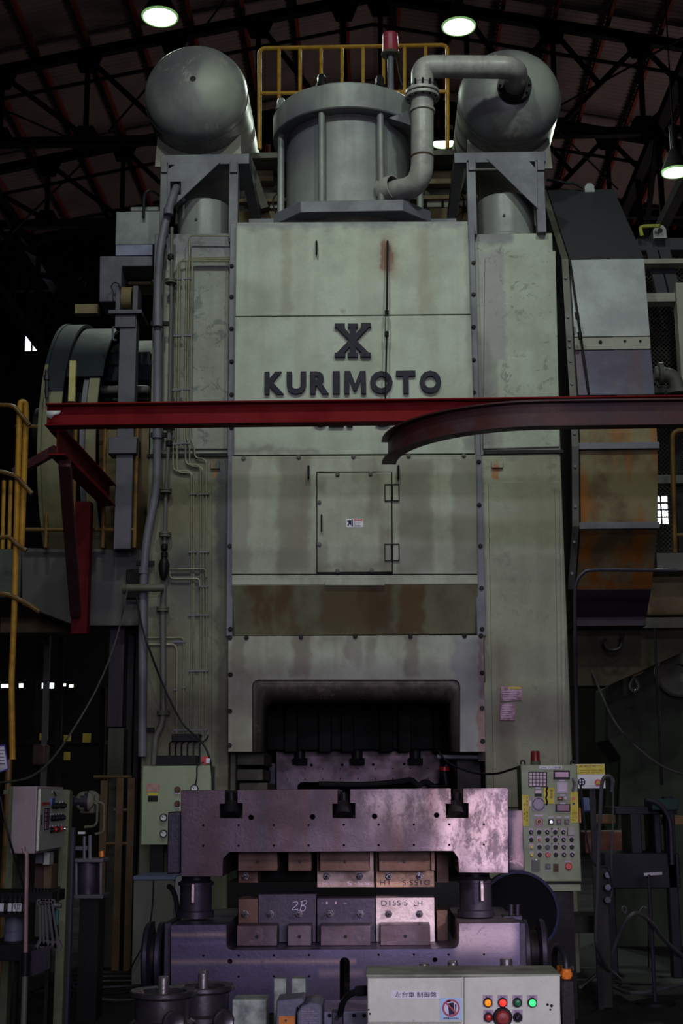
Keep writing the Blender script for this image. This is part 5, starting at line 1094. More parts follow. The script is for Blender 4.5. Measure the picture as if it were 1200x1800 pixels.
# dark hand cart / stands at lower right
fc = thing('tool_trolley', 'black steel trolley with an upright frame at the lower right', 'trolley', P(1130,1600,10.8)); fc.location.z = 0
for (x0,y0,x1,y1,Y,d) in ((1080,1418,1190,1432,10.7,.5),(1062,1500,1195,1562,10.6,.6),(1108,1430,1128,1505,10.7,.4),(1150,1430,1162,1505,10.7,.4),(1175,1400,1192,1720,10.6,.1),(1070,1562,1084,1722,10.7,.1)):
    q = MB(); q.pbox(x0,y0,x1,y1,Y,d); build(q, 'frame_bar' if y1-y0 < 40 or x1-x0 < 30 else 'tray', surf('blue_black_paint',(.013,.014,.022),.5,0,(.008,.008,.012),.5), fc, .008)
q = MB(); q.rtube([P(1135,1405,10.5),P(1160,1412,10.5),P(1178,1440,10.5),P(1181,1520,10.5)],.018,.2,10); build(q,'handle',M_darkst,fc)
q = MB(); q.pbox(1145,1404,1192,1424,10.55,.3); build(q,'green_top',surf('dark_teal_paint',(.012,.04,.034),.5),fc,.005)
for (x0,y0,x1,y1,M_,lab) in ((1040,1432,1082,1448,M_yeld,'yellow bar seen behind the hanging hoses at right'),(1165,1434,1215,1450,M_yeld,'yellow bar seen behind the trolley at far right')):
    q = MB(); q.pbox(x0,y0,x1,y1,12.5,.1); build(q,'yellow_bar',M_,None,.006,label=lab,cat='bar')
q = MB(); q.pbox(1028,1462,1112,1500,12.4,.5,); build(q,'red_crate',surf('dull_red_crate',(.16,.05,.04),.6),None,.01,label='dull red crate in the dark behind the trolley',cat='crate')
q = MB(); q.pbox(1023,1402,1048,1428,12.2,.3); build(q,'blue_bin',surf('dull_blue_bin',(.06,.08,.2),.5),None,.02,label='dull blue bin under the warning board',cat='bin')
st_ = thing('floor_stand', 'thin T-topped floor stand in front of the trolley', 'stand', P(1145,1705,10.3)); st_.location.z = 0
Xs = P(1143,1600,10.2).x; zz = P(1143,1537,10.2).z
q = MB(); q.cyl((Xs,10.2,.02),(Xs,10.2,zz),.014,8); build(q,'pole',M_darkst,st_); q = MB(); q.bar(P(1131,1537,10.2),P(1163,1535,10.2),.02,.02); build(q,'cross_bar',M_chrome,st_); q = MB(); q.cyl((Xs,10.2,0),(Xs,10.2,.02),.14,24); build(q,'base',M_dark,st_)
vg = thing('air_valve_post', 'grimy grey valve post with couplings beside the hanging hoses', 'post', P(1063,1700,10)); vg.location.z = 0
q = MB(); q.pbox(1050,1525,1072,1715,10.0,.12,True); build(q,'post',M_fence_dark,vg,.01)
for y in (1538,1560,1582): q = MB(); q.cyl(P(1066,y,9.99),P(1068,y,9.9),.022,10); build(q,'coupling',M_darkst,vg)
hb_ = M_dark
q = MB(); q.pbox(1005,1610,1070,1640,10.4,.4); build(q,'bench_shelf',M_fence_dark,vg,.004)

# ------------------------------------------------------------------ LEFT: pipes on the column
cn = thing('main_conduit', 'thick violet-grey conduit winding down the left edge of the press', 'pipe', P(250,1320,11.8))
q = MB(); q.rtube([P(312,322,12.2),P(310,330,11.95),P(303,345,11.86),P(283,420,11.85),P(277,490,11.85),P(276,860,11.8),P(256,950,11.8),P(251,1040,11.8),P(250,1330,11.8)], .037, .35, 16); build(q, 'tube', M_grey, cn)
for x_,y_ in ((296,372),(277,569),(276,765),(252,1003)):
    q = MB(); c = P(x_,y_,11.8); q.cyl(c-Vector((0,0,.03)), c+Vector((0,0,.03)), .045, 16); build(q,'coupling',M_grey,cn)
for y_ in (569,765,990,1283):
    xx = 277 if y_ < 900 else 251
    q = MB(); q.bar(P(xx-12,y_,11.86),P(xx+20,y_,11.86),.03,.04); build(q,'clamp',M_dark,cn)
fp = thing('flanged_pipe', 'slim flanged pipe with valves beside the thick conduit on the left column', 'pipe', P(272,1345,11.8))
YG = 11.84
q = MB(); q.tube([P(302,400,YG),P(301,520,YG),P(297,760,YG),P(291,880,YG),P(289,965,YG)], .016, 10, 0); build(q,'upper_tube',M_cab,fp)
q = MB(); q.rtube([P(288,1030,YG),P(286,1070,YG),P(287,1255,YG),P(283,1278,YG),P(273,1295,YG),P(270,1345,YG)], .026, .08, 12); build(q,'lower_tube',M_cab,fp)
for x_,y_ in ((300,495),(297,751),(291,863),(290,940),(286,1071),(287,1253)):
    q = MB(); c = P(x_,y_,YG); q.lathe(c,(0,0,1),[(-.02,.01),(-.02,.055),(-.004,.055),(-.004,.05),(.004,.05),(.004,.055),(.02,.055),(.02,.01)],20); build(q,'flange',M_grnd,fp,fix=False)
for x_,y_ in ((300,452),(297,780),(289,962),(289,975),(288,1008)):
    q = MB(); c = P(x_,y_,YG); q.lathe(c,(0,0,1),[(-.03,.018),(-.02,.03),(.02,.03),(.03,.018)],12); build(q,'union',M_dark,fp,fix=False)
q = MB(); q.lathe(P(288,998,YG),(0,0,1),[(-.10,.02),(-.05,.04),(.02,.05),(.06,.04),(.10,.02)],14); build(q,'valve_body',M_dark,fp,fix=False)
q = MB(); q.tube([P(220,1034,11.7),P(288,1033,11.75)], .035, 12, 0); build(q,'branch_tube',M_grnd,fp); q = MB(); q.cyl(P(222,1034,11.7),P(216,1034,11.7),.05,14); build(q,'branch_cap',M_grnd,fp)
# bundle of thin tubes
tb = thing('lubrication_tubes', 'bundle of thin olive lubrication tubes stepping down the left column', 'pipe', P(340,1300,11.9))
YT = 11.9; M_tub = surf('olive_tube', (.25,.24,.17), .45, .2, (.1,.09,.06), .5, 9., bump=.03)
for k,(xu,ym,xd) in enumerate(((311,828,337),(315,831,341),(327,817,353),(331,820,357),(337,806,363))):
    top = ((405,459),(405,459),(405,456),(405,454),(405,453))[k]
    q = MB(); q.rtube([P(top[0],top[1]-k*0,YT),P(xu+1,459-k*1.5,YT),P(xu-1,600,YT),P(xu-3,770,YT),P(xu-7+k*3,785,YT),P(xu-7+k*3,ym,YT),P(xd-1,ym,YT),P(xd,1100,YT),P(xd-3,1300,YT)], .0085, .05, 8, 4); build(q,'tube',M_tub,tb)
for x_ in (347,349,323,319):
    q = MB(); q.tube([P(x_-2,459,YT+.02),P(x_-3,600,YT+.02),P(x_-5,770,YT+.02)], .006, 6, 0)
q = MB(); q.rtube([P(405,415,YT),P(333,414,YT),P(331,492,YT),P(331,500,YT)], .008,.03,8,4); build(q,'tube',M_tub,tb)
for (xs_,y_) in (((305,318),490),((322,336),489),((303,318),590),((322,336),589),((302,318),685),((321,334),684),((300,316),780),((318,333),779),((333,345),868),((349,367),868),((331,345),970),((350,367),970),((349,366),1031),((331,367),1081),((331,366),1179),((305,365),1283),((305,312),1212),((320,326),1208),((305,325),1128)):
    q = MB(); q.pbox(xs_[0],y_-1.5,xs_[1],y_+1.5,YT-.015,.03); build(q,'tube_clamp',M_grey,tb)
q = MB(); q.rtube([P(255,1133,YT),P(308,1133,YT),P(311,1145,YT),P(310,1290,YT)], .011,.05,8,4); build(q,'tube',M_tub,tb)
q = MB(); q.rtube([P(255,1121,YT),P(322,1121,YT),P(323,1145,YT),P(322,1290,YT)], .008,.03,8,4); build(q,'tube',M_tub,tb)
q = MB(); q.rtube([P(292,1001,YT-.03),P(361,1000,YT-.03),P(362,1015,YT-.03)], .008,.03,8,4); build(q,'tube',M_tub,tb)
q = MB(); q.rtube([P(298,1003,YT-.03),P(299,1017,YT-.03),P(350,1017,YT-.03),P(351,1032,YT-.03)], .008,.03,8,4); build(q,'tube',M_tub,tb)
for k in range(6):
    q = MB(); x_ = 298+k*10.5; q.rtube([P(x_+6+k*2,1292,YT-.02),P(x_+6+k,1302,YT-.04),P(x_,1306,YT-.05),P(x_,1340,YT-.05)], .007,.03,6,3); build(q,'tube',M_dark,tb)
q = MB(); q.pbox(302,1290,350,1303,YT-.1,.1); build(q,'distributor_block',M_dark,tb,.004); q = MB(); q.pbox(275,1328,345,1345,11.7,.2); build(q,'manifold',M_dark,tb,.004)
hose('thin black cable sagging from the branch pipe to the lower left', ((224,1036,11.6),(205,1120,10.8),(170,1210,10.),(110,1310,9.),(60,1362,8.2),(0,1376,7.5),(-30,1374,7.2)), .007, M_hose2, 'cable', 'cable')
hose('black cable running down the left column to the gauge panel', ((240,1050,11.6),(252,1110,11.6),(285,1200,11.5),(320,1270,11.5),(355,1305,11.4),(370,1340,11.35),(376,1400,11.3)), .009, None, 'cable', 'cable')

# gauge panel and low cabinet
YH = 11.35
gp = thing('gauge_panel', 'pale green gauge panel mounted low on the left press column', 'control panel', P(310,1485,YH+.1))
q = MB(); q.pbox(249,1346,371,1485,YH,.25); build(q,'casing',surf('gauge_panel_enamel', (.29,.35,.22), .42, 0, (.22,.26,.16), .4, 3., (.2,.2,.14), .25, 6., .2, .03),gp,.006)
for x_,y_,r_ in ((288,1437,6.5),(288,1465,6.5),(342,1386,7)):
    c = P(x_,y_,YH); s = S(x_,y_,YH)
    q = MB(); q.lathe(c,(0,-1,0),[(0,r_*s),(.03,r_*s),(.03,r_*.8*s),(.02,r_*.8*s)],24); g_ = build(q,'gauge',M_blk,gp,fix=False); q = MB(); q.cyl(c-Vector((0,.018,0)), c-Vector((0,.021,0)), r_*.8*s, 24); build(q,'dial',M_white,g_); q = MB(); q.bar(c-Vector((0,.023,0)), c-Vector((.018,.023,-.014)), .004,.002,(0,1,0)); build(q,'needle',M_blk,g_)
for x_,y_ in ((312,1388),(312,1413)):
    c = P(x_,y_,YH); q = MB(); q.lathe(c,(0,-1,0),[(0,.026),(.02,.026),(.02,.015),(.035,.015),(.035,.001)],18); build(q,'knob',M_rust,gp,fix=False); q = MB(); q.pbox(x_-4,y_+5.5,x_+4,y_+8,YH-.002,.003); build(q,'label_strip',M_white,gp)
q = MB(); q.pbox(257,1377,280,1392,YH-.004,.005); o = build(q,'pink_plate',surf('pinkish_copper_plate',(.42,.24,.2),.5,.2,(.25,.13,.11),.5,20.),gp,.002); q = MB(); q.pbox(260,1394,277,1398,YH-.004,.005); build(q,'yellow_label',M_tagy,gp); q = MB(); q.pbox(260,1399,277,1409,YH-.004,.005); build(q,'black_label',M_blk,gp)
q = MB(); cc = P(362,1337,YH+.05); q.cyl(cc, cc-Vector((0,.04,0)), .035, 16); o = build(q,'red_tape_roll',M_redp,gp,label='red tape roll'); q = MB(); q.pbox(362,1333,369,1341,YH-.005,.01); build(q,'tape_label',M_white,o)
q = MB(); q.tube([P(358,1340,YH),P(347,1345,YH-.02),P(346,1365,YH-.02),P(343,1380,YH-.03)],.006,6); build(q,'cable',M_blk,gp)
q = MB(); q.box(P(262,1485,YH).x,YH+.05,0,P(285,1485,YH).x,YH+.12,P(270,1484,YH).z); build(q,'support_leg',M_dark,gp); q = MB(); q.box(P(335,1485,YH).x,YH+.05,0,P(358,1485,YH).x,YH+.12,P(270,1484,YH).z); build(q,'support_leg',M_dark,gp)
YI = 10.9
lc = thing('low_cabinet', 'plain grey cabinet on the floor below the gauge panel', 'cabinet', P(275,1700,YI+.2)); lc.location.z = 0
X0_, X1_ = P(233,1620,YI).x, P(305,1620,YI).x; zt5 = P(270,1547,YI).z
q = MB(); q.box(X0_,YI,.05,X1_,YI+.5,zt5); build(q,'body',M_cab,lc,.006); q = MB(); q.box(X1_+.003,YI+.01,.05,X1_+.22,YI+.5,zt5+.02); build(q,'white_side_case',surf('greyish_white_case',(.26,.26,.30),.5),lc,.006)
q = MB(); q.box(X0_-.005,YI-.005,zt5,X1_+.01,YI+.5,zt5+.03); build(q,'blue_top',surf('dusty_blue_top',(.12,.14,.25),.5),lc,.004); q = MB(); q.pbox(266,1620,272,1630,YI-.02,.02); build(q,'lock_handle',M_blk,lc)
hose('thin black cable hanging in front of the grey cabinet', ((270,1548,10.8),(268,1590,10.8),(262,1630,10.8),(252,1660,10.8),(236,1690,10.8),(225,1712,10.9)), .006, None, 'cable', 'cable')
hose('short black hose bending beside the left guide post', ((297,1558,7.3),(303,1564,7.25),(310,1585,7.2),(314,1625,7.15)), .014, None, 'hose', 'hose')

# ------------------------------------------------------------------ LEFT: flywheel, bracket, platform
fwh = thing('flywheel_guard', 'big dark-topped round flywheel guard left of the press', 'machine guard', P(130,980,13.2))
def arcband(px0, px1, Yf, Rr_, t0, t1, mat, name, py=760, thick=.03, par=None, n=26):
    X0, X1 = P(px0,py,Yf).x, P(px1,py,Yf).x; zc_ = P((px0+px1)/2,py,Yf).z; yc = Yf+Rr_
    pts = [(yc-Rr_*math.cos(t0+(t1-t0)*i/n), zc_+Rr_*math.sin(t0+(t1-t0)*i/n)) for i in range(n+1)]
    inn = [(yc-(Rr_-thick)*math.cos(t0+(t1-t0)*i/n), zc_+(Rr_-thick)*math.sin(t0+(t1-t0)*i/n)) for i in range(n+1)]
    q = MB(); vs = []; 
    for (a,b_),(c,e) in zip(pts,inn): vs += [(X0,a,b_),(X1,a,b_),(X1,c,e),(X0,c,e)]
    fs = [(4*i+k, 4*i+(k+1) % 4, 4*i+4+(k+1) % 4, 4*i+4+k) for i in range(n) for k in range(4)] + [(0,1,2,3),(4*n+3,4*n+2,4*n+1,4*n)]
    q.add(vs, fs); return build(q, name, mat, par or fwh)
M_fly = surf('guard_cream_grimy', (.22,.21,.12), .5, 0, (.14,.13,.08), .6, 2.5, (.1,.1,.06), .5)
M_flyd = surf('guard_blue_black', (.02,.025,.034), .6, 0, (.035,.04,.05), .5, 2.)
h = R(6)
arcband(66,72,11.85,1.46,-1.1,.5,M_fly,'rim_edge'); arcband(66,72,11.85,1.46,.5,2.6,M_flyd,'rim_edge')
arcband(73,105,11.85,1.45,-1.1,.28,M_fly,'rim_band'); arcband(73,105,11.85,1.45,.285,2.6,M_flyd,'rim_band')
arcband(105,172,11.95,1.40,.42,2.4,M_flyd,'cover_band')
arcband(150,168,11.95,1.38,-1.1,.41,M_fly,'rim_band'); arcband(140,149,12.0,1.36,-1.1,.41,M_grey,'rim_band')
arcband(108,150,12.15,1.2,-1.2,1.2,M_dark,'belt_drum')
q = MB(); q.pbox(121,634,132,705,11.9,.05); build(q,'chipped_yellow_bar',surf('chipped_yellow_bar',(.55,.50,.2),.5,0,(.3,.25,.1),.4,9.,chips=(.03,.03,.03),chip_amt=1),fwh)
q = MB(); q.pbox(131,534,172,551,12.2,.1); build(q,'cream_plate',M_ochre,fwh,.004)
arcband(174,262,12.5,1.30,-1.2,.05,M_ochre,'gear_housing',760); arcband(174,262,12.5,1.28,.45,1.5,M_flyd,'gear_housing',760)
q = MB(); q.pbox(174,618,263,705,12.75,.1); build(q,'housing_recess',surf('dark_teal_recess',(.035,.06,.055),.5),fwh,.01); q = MB(); q.pbox(174,676,262,690,12.4,.2); build(q,'housing_rib',M_cab,fwh,.03)
q = MB(); q.cyl(P(67,760,13.3),P(262,760,13.3),.25,30); build(q,'shaft',M_dark,fwh)
q = MB(); q.rtube([P(82,700,11.78),P(82,662,11.78),P(82,650,11.78)],.016,.02,8); q.cyl(P(82,668,11.78),P(82,660,11.78),.028,10); build(q,'grease_nipple',M_darkst,fwh)
q = MB(); q.pbox(120,700,250,1000,13.6,.1); build(q,'rear_shield',M_dark,fwh)

M_greyd = surf('dim_violet_grey_paint', (.095,.092,.12), .5, 0, (.05,.05,.065), .5, 3.)
M_paled = surf('dim_pale_sheet', (.22,.24,.245), .5, 0, (.12,.13,.135), .5, 4.)
br = thing('side_bracket', 'grey bracket frame with roller post left of the press column', 'bracket', P(220,960,12.1))
YJ = 12.1
plate([[(175,450),(268,450),(268,468),(214,468),(213,530),(174,531)]], YJ, .35, 'angle_frame', M_greyd, br, .01)
q = MB(); q.pbox(213,470,266,500,YJ+.4,.3); build(q,'brown_block',M_ochre,br,.01)
q = MB(); q.pbox(190,544,249,551,YJ-.15,.4); build(q,'top_plate',M_greyd,br,.004)
for x0,x1 in ((203,211),(233,242)):
    q = MB(); q.pbox(x0,502,x1,545,YJ-.08,.25); build(q,'fork_cheek',M_greyd,br,.004)
q = MB(); c = P(212,522,YJ); X2 = P(232,522,YJ).x; q.cyl((c.x,YJ+.05,c.z),(X2,YJ+.05,c.z),.11,24); build(q,'roller',M_ochre,br)
q = MB(); q.pbox(205,552,235,965,YJ-.1,.15); build(q,'post',M_greyd,br,.006); q = MB(); q.pbox(190,768,240,797,YJ-.14,.2); build(q,'post_band',M_greyd,br,.006); q = MB(); q.pbox(202,553,238,575,YJ-.12,.1); build(q,'post_head',M_greyd,br,.004)
q = MB(); q.rtube([P(203,575,YJ-.1),P(198,575,YJ-.1),P(199,598,YJ-.1),P(205,598,YJ-.1)],.01,.03,8); build(q,'grab_handle',M_greyd,br)
hose('thin black wire curling beside the bracket frame', ((202,520,12),(196,505,12),(200,497,12),(208,499,12),(212,508,12)), .006, None, 'cable', 'cable')
jb2 = thing('junction_cabinet', 'pale sheet-metal cabinet on top of the left bracket frame', 'cabinet', P(240,450,12.3))
q = MB(); q.pbox(203,371,282,430,12.2,.5); build(q,'body',M_paled,jb2,.01); q = MB(); q.pbox(203,430,268,449,12.2,.5); build(q,'blue_base',surf('violet_blue_band',(.20,.21,.34),.45,0,(.12,.12,.2),.4,6.),jb2,.004); q = MB(); q.pbox(229,363,279,371,12.3,.3); build(q,'lid',M_paled,jb2,.01)
q = MB(); q.rtube([P(252,382,12.15),P(253,340,12.2),P(268,334,12.3),P(282,345,12.4)],.014,.08,8); build(q,'cable_loop',M_hose,jb2)
pl_ = thing('side_platform', 'dark grey platform beam with sloping underside at the left', 'platform', P(140,1100,12.2))
plate([[(38,963),(248,966),(246,1100),(132,1100),(38,1064)]], 12.25, .25, 'face_plate', surf('dull_grey_beam',(.075,.073,.072),.6,0,(.045,.042,.042),.5,1.5), pl_, .008)
q = MB(); q.box(P(-40,965,12.5).x,12.5,P(100,985,12.5).z-.05,P(246,965,12.5).x,16,P(100,985,12.5).z); build(q,'deck',M_dark,pl_)
q = MB(); q.pbox(221,1001,247,1052,12.2,.04); build(q,'dark_box',M_dark,pl_,.01)
q = MB(); q.pbox(-20,965,37,1050,12.4,.2); build(q,'side_plate',surf('greenish_grey_plate',(.08,.1,.09),.6,0,(.04,.045,.04),.6,3.),pl_,.01)
for x0,x1,y0,y1,nm in ((190,217,1100,1278,'upper_pillar'),(188,216,1280,1430,'lower_pillar')):
    q = MB(); q.pbox(x0,y0,x1,y1,12.4,.25,y0 > 1200); build(q,nm,M_ppld if y0 < 1200 else surf('dim_green_pillar',(.055,.06,.045),.6,0,(.03,.032,.025),.5),pl_,.006)
for x0,x1 in ((222,232),(236,244)):
    q = MB(); q.pbox(x0,1100,x1,1440,12.6,.1,True); build(q,'rear_pillar',M_dark,pl_)
pr_ = thing('platform_rail', 'dim yellow guard rail on the grey platform at the left', 'railing', P(140,965,12.1))
YR2 = 12.05
q = MB(); q.tube([P(28,750,YR2),P(240,752,YR2)],.02,8,0); build(q,'top_rail',M_yeld,pr_); q = MB(); q.tube([P(40,931,YR2),P(236,931,YR2)],.018,8,0); build(q,'mid_rail',M_yeld,pr_)
for x_ in (84,132,184,240): q = MB(); q.cyl(P(x_+1,751,YR2),P(x_-4,963,YR2),.019,8); build(q,'baluster',M_yeld,pr_)
q = MB(); q.cyl(P(165,955,12.3),P(178,925,12.3),.16,20); build(q,'steel_drum',M_pale,pl_) if False else None
ld = thing('cage_ladder', 'yellow tube ladder with hoops at the left edge of the photo', 'ladder', P(25,1340,9.6))
ld.location.z = 0
YLd = 9.6
q = MB(); q.rtube([P(22,1335,YLd),P(20,1200,YLd),P(25,1080,YLd),P(34,730,YLd),P(36,706,YLd),P(45,708,YLd+.02),P(46,730,YLd+.03),P(38,960,YLd+.03)],.022,.06,12); build(q,'stile',M_yel,ld)
for pts_ in (((-20,708),(0,712),(22,714),(36,728),(52,748)),((-20,826),(0,829),(24,836),(38,848),(56,868)),((-20,943),(0,945),(16,945),(30,957),(46,968)),((-20,1045),(0,1044),(18,1047),(45,1060),(70,1076))):
    q = MB(); q.tube([P(x,y,YLd-.03) for x,y in pts_],.017,8); build(q,'hoop',M_yeld,ld)
for x_ in (4,16): q = MB(); q.cyl(P(x_+3,845,YLd+.4),P(x_,965,YLd+.4),.015,8); build(q,'cage_bar',M_yel,ld)
q = MB(); q.cyl(P(16,1335,YLd),(P(16,1335,YLd).x,YLd,0),.022,10); build(q,'foot',M_yeld,ld)
q = MB(); q.pbox(0,1084,120,1112,13.3,.2); build(q,'ochre_beam',M_ochre,None,.01,label='dim ochre beam under the left platform',cat='beam')
for i,(x_,y0,y1,M_) in enumerate(((84,1118,1290,M_cab),(70,1130,1300,M_truss),(108,1120,1300,M_truss),(182,1210,1370,M_truss))):
    q = MB(); q.bar(P(x_,y0,15),(P(x_-2,y1,15).x,15,0),.06,.06); build(q,'storage_post',M_,None,label=['pale thin upright in the dark storage area at left','thin dark upright left of the pale storage upright','thin dark upright right of the pale storage upright','thin dark upright near the grey pillar'][i],cat='post')
q = MB(); q.pbox(0,1300,180,1308,15,.8); build(q,'storage_shelf',M_truss,None,label='dark storage shelf behind the left control box',cat='shelf')
for i,(x0,y0,x1,y1,M_) in enumerate(((68,1289,82,1301,M_tagy),(112,1292,124,1303,M_tagy),(145,1289,159,1305,M_tagy),(112,1322,123,1336,M_tagy))):
    q = MB(); q.pbox(x0,y0,x1,y1,14.98,.02); build(q,'shelf_tag',M_,None,label='small yellow-green shelf tag, %s' % ['leftmost of the upper row','middle of the upper row','rightmost of the upper row','alone on the lower row'][i],cat='tag')
q = MB(); q.pbox(56,1308,76,1345,14.6,.3); build(q,'stored_bundle',M_rust,None,.02,label='dim reddish bundle below the shelf tags',cat='bundle')
q = MB(); q.add([P(-10,1311,7.0),P(9,1309,7.0),P(16,1352,7.0),P(-6,1360,7.0)],[(0,1,2,3)]); o = build(q,'notice_sheet',M_white,None,label='white notice sheet with a blue border at the left photo edge',cat='notice'); s_ = o.modifiers.new('s','SOLIDIFY'); s_.thickness = .003
q = MB(); 
for a,b_ in (((8,1310),(15,1351)),((15,1351),(-6,1359)),((-10,1312),(8,1310))): q.bar(P(*a,6.992),P(*b_,6.992),.006,.002,(0,1,0))
build(q,'border',plain('deep_blue_ink',(.05,.04,.35)),o)
for i in range(5): text('−−−−', 0,1318+i*6,9-(i*3 % 4),1319.5+i*6,6.995,.001,'lettering',M_ink,o)
q = MB(); q.box(P(0,1355,7.05).x-.2,7.05,0,P(0,1355,7.05).x-.15,7.1,P(0,1330,7.05).z); build(q,'holder_post',M_dark,o)

# left control box on a pale green stand
lb_ = thing('switch_box', 'beige switch box with rows of switches on a stand at the left', 'control box', P(64,1500,7.8)); lb_.location.z = 0
A_, B_, C_ = P(20,1440,7.5), P(63,1440,7.45), P(109,1440,8.15)
zt6, zb6 = P(63,1382,7.45).z, P(63,1501,7.45).z
D_ = Vector((A_.x+(C_.x-B_.x), C_.y+.03, 0))
q = MB(); q.prism([(A_.x,A_.y),(B_.x,B_.y),(C_.x,C_.y),(D_.x,D_.y)],2,zb6,zt6); build(q,'casing',M_beige,lb_,.006)
ux = Vector((C_.x-B_.x,C_.y-B_.y,0)); LW = ux.length; ux.normalize(); nx = Vector((ux.y,-ux.x,0))   # face frame: u along the face, n outwards
if nx.x < 0: nx = -nx
def onf(u, v): return Vector((B_.x,B_.y,0))+ux*(u*LW)+Vector((0,0,zb6+(zt6-zb6)*v))
def fbox(u0,v0,u1,v1,d,mat,name,par=lb_):
    q = MB(); a,b_,c,e = onf(u0,v0),onf(u1,v0),onf(u1,v1),onf(u0,v1); q.add([a,b_,c,e,a+nx*d,b_+nx*d,c+nx*d,e+nx*d],[(0,1,2,3),(7,6,5,4),(0,4,5,1),(1,5,6,2),(2,6,7,3),(3,7,4,0)]); return build(q,name,mat,par)
dd = fbox(.06,.04,.97,.96,.012,M_panel2,'door'); 
fbox(.48,.90,.8,.94,.014,M_white,'name_label'); fbox(.1,.715,.42,.76,.014,M_redp,'red_label'); fbox(.43,.71,.56,.82,.02,plain('blue_tag',(.05,.12,.42)),'blue_tag'); fbox(.11,.42,.14,.58,.014,M_blk,'nameplate_strip')
sl = fbox(.22,.34,.40,.67,.014,M_blk,'switch_column')
for i in range(5): fbox(.25,.355+i*.062,.38,.405+i*.062,.018,M_pinkd,'cell',sl)
for (v_,us,cols) in ((.70,(.50,.60,.68,.83,.93),'kkkkk'),(.51,(.48,.58,.69,.80,.91),'kkkkk'),(.33,(.47,.58,.69,.80,.93),'krkrw')):
    for u_,c_ in zip(us,cols):
        p0 = onf(u_,v_)+nx*.012; q = MB(); q.lathe(p0,nx,[(0,.018),(.01,.018),(.014,.012),(.022,.010),(.022,.001)],12); build(q,'switch_knob',{'k':M_blk,'r':M_redp,'w':M_chrome}[c_],lb_,fix=False)
        fbox(u_-.035,v_+.045,u_+.035,v_+.07,.014,M_white,'label_strip')
q = MB(); p0 = onf(.42,.93)+nx*.03; q.tube([p0,onf(.43,.86)+nx*.04,onf(.5,.87)+nx*.03],.004,6); build(q,'key_cord',M_blk,lb_)
for x0,x1,y0 in ((8,21,1382),(101,117,1390)):
    q = MB(); q.pbox(x0,y0,x1,1720,8.4,.09,True); build(q,'stand_post',surf('pale_green_post',(.16,.18,.10),.55,0,(.09,.10,.06),.4,4.),lb_,.004)
q = MB(); q.pbox(6,1388,120,1396,8.42,.07); build(q,'stand_beam',MATS['pale_green_post'],lb_)
q = MB(); q.pbox(62,1500,74,1518,8.0,.1); build(q,'cable_duct',M_grey,lb_); q = MB(); q.pbox(76,1498,87,1520,8.05,.1); build(q,'cable_duct',M_panel2,lb_)
q = MB(); q.pbox(60,1518,76,1570,8.3,.2); build(q,'cardboard_box',M_rust,lb_,.004); q = MB(); q.pbox(76,1520,90,1572,8.3,.2); build(q,'cardboard_box',M_ochre,lb_,.004)
hose('black cable slanting across the left stand post', ((0,1400,7.3),(8,1440,7.3),(18,1480,7.3),(30,1520,7.4),(42,1560,7.5)), .006, None, 'cable', 'cable')
# long metal bar leaning at left
lv = thing('steel_rod_tool', 'long pinkish steel bar standing upright in front of the switch box', 'bar', P(46,1790,6.6)); lv.location.z = 0
q = MB(); q.tube([P(41,1490,6.6),P(43,1498,6.6),P(47,1502,6.6),P(47,1530,6.6),P(46,1590,6.6),P(45,1676,6.6)],.0105,10,3); build(q,'bar',surf('pinkish_bare_bar',(.5,.33,.33),.4,.6,(.3,.2,.2),.4,20.),lv)
q = MB(); q.cyl(P(45,1674,6.6),P(44,1715,6.6),.022,12); build(q,'socket',M_dark,lv); q = MB(); q.cyl(P(44,1715,6.6),(P(43,1790,6.6).x,6.6,0),.014,10); build(q,'lower_tube',M_cab,lv)
# tool bench
bn = thing('tool_bench', 'dark tool bench with a hanging rail under the switch box', 'bench', P(60,1700,7.4)); bn.location.z = 0
for (x0,y0,x1,y1,Y,d,nm) in ((-30,1568,92,1588,7.45,.3,'top_rail'),(-30,1660,60,1690,7.4,.4,'drawer'),(88,1588,94,1650,7.6,.05,'upright')):
    q = MB(); q.pbox(x0,y0,x1,y1,Y,d); build(q,nm,M_dark,bn,.004)
for k in range(6): q = MB(); x_ = 52+k*6; q.pbox(x_,1562,x_+4,1570,7.45,.03); build(q,'rail_notch',M_dark,bn)
q = MB(); q.add([],[]); q.prism([(P(x,y,7.3).x,P(x,y,7.3).z) for x,y in ((55,1672),(88,1662),(88,1702),(56,1716))],1,7.3,7.32); build(q,'side_plate',M_darkst,bn)
for x_ in (25,80): q = MB(); q.box(P(x_,1690,7.5).x,7.5,0,P(x_+6,1690,7.5).x,7.55,P(x_,1688,7.5).z); build(q,'leg',M_dark,bn)
for i,x_ in enumerate((70,75,80,86,92)):
    w_ = thing('wrench', 'steel wrench hanging in the row under the switch box, %s from the left' % ['first','second','third','fourth','fifth'][i], 'wrench', P(x_+4,1665,7.43), 'wrenches hanging on the bench rail')
    lean = (1,2,4,7,10)[i]; a = P(x_,1590,7.435); b2 = P(x_+lean,1655,7.435)
    q = MB(); q.bar(a,b2,.012,.006,(0,1,0)); build(q,'shank',M_chrome,w_)
    q = MB(); q.lathe(a+Vector((0,-.006,.012)),(0,1,0),[(0,.009),(0,.018),(.012,.018),(.012,.009)],14,True); build(q,'ring_end',M_chrome,w_,fix=False)
    q = MB(); e_ = b2; q.prism([(e_.x+u,e_.z+v) for u,v in ((-.01,.005),(.01,.005),(.022,-.02),(.016,-.045),(.006,-.022),(-.006,-.022),(-.014,-.045),(-.022,-.02))],1,7.43,7.442); build(q,'open_end',M_chrome,w_)
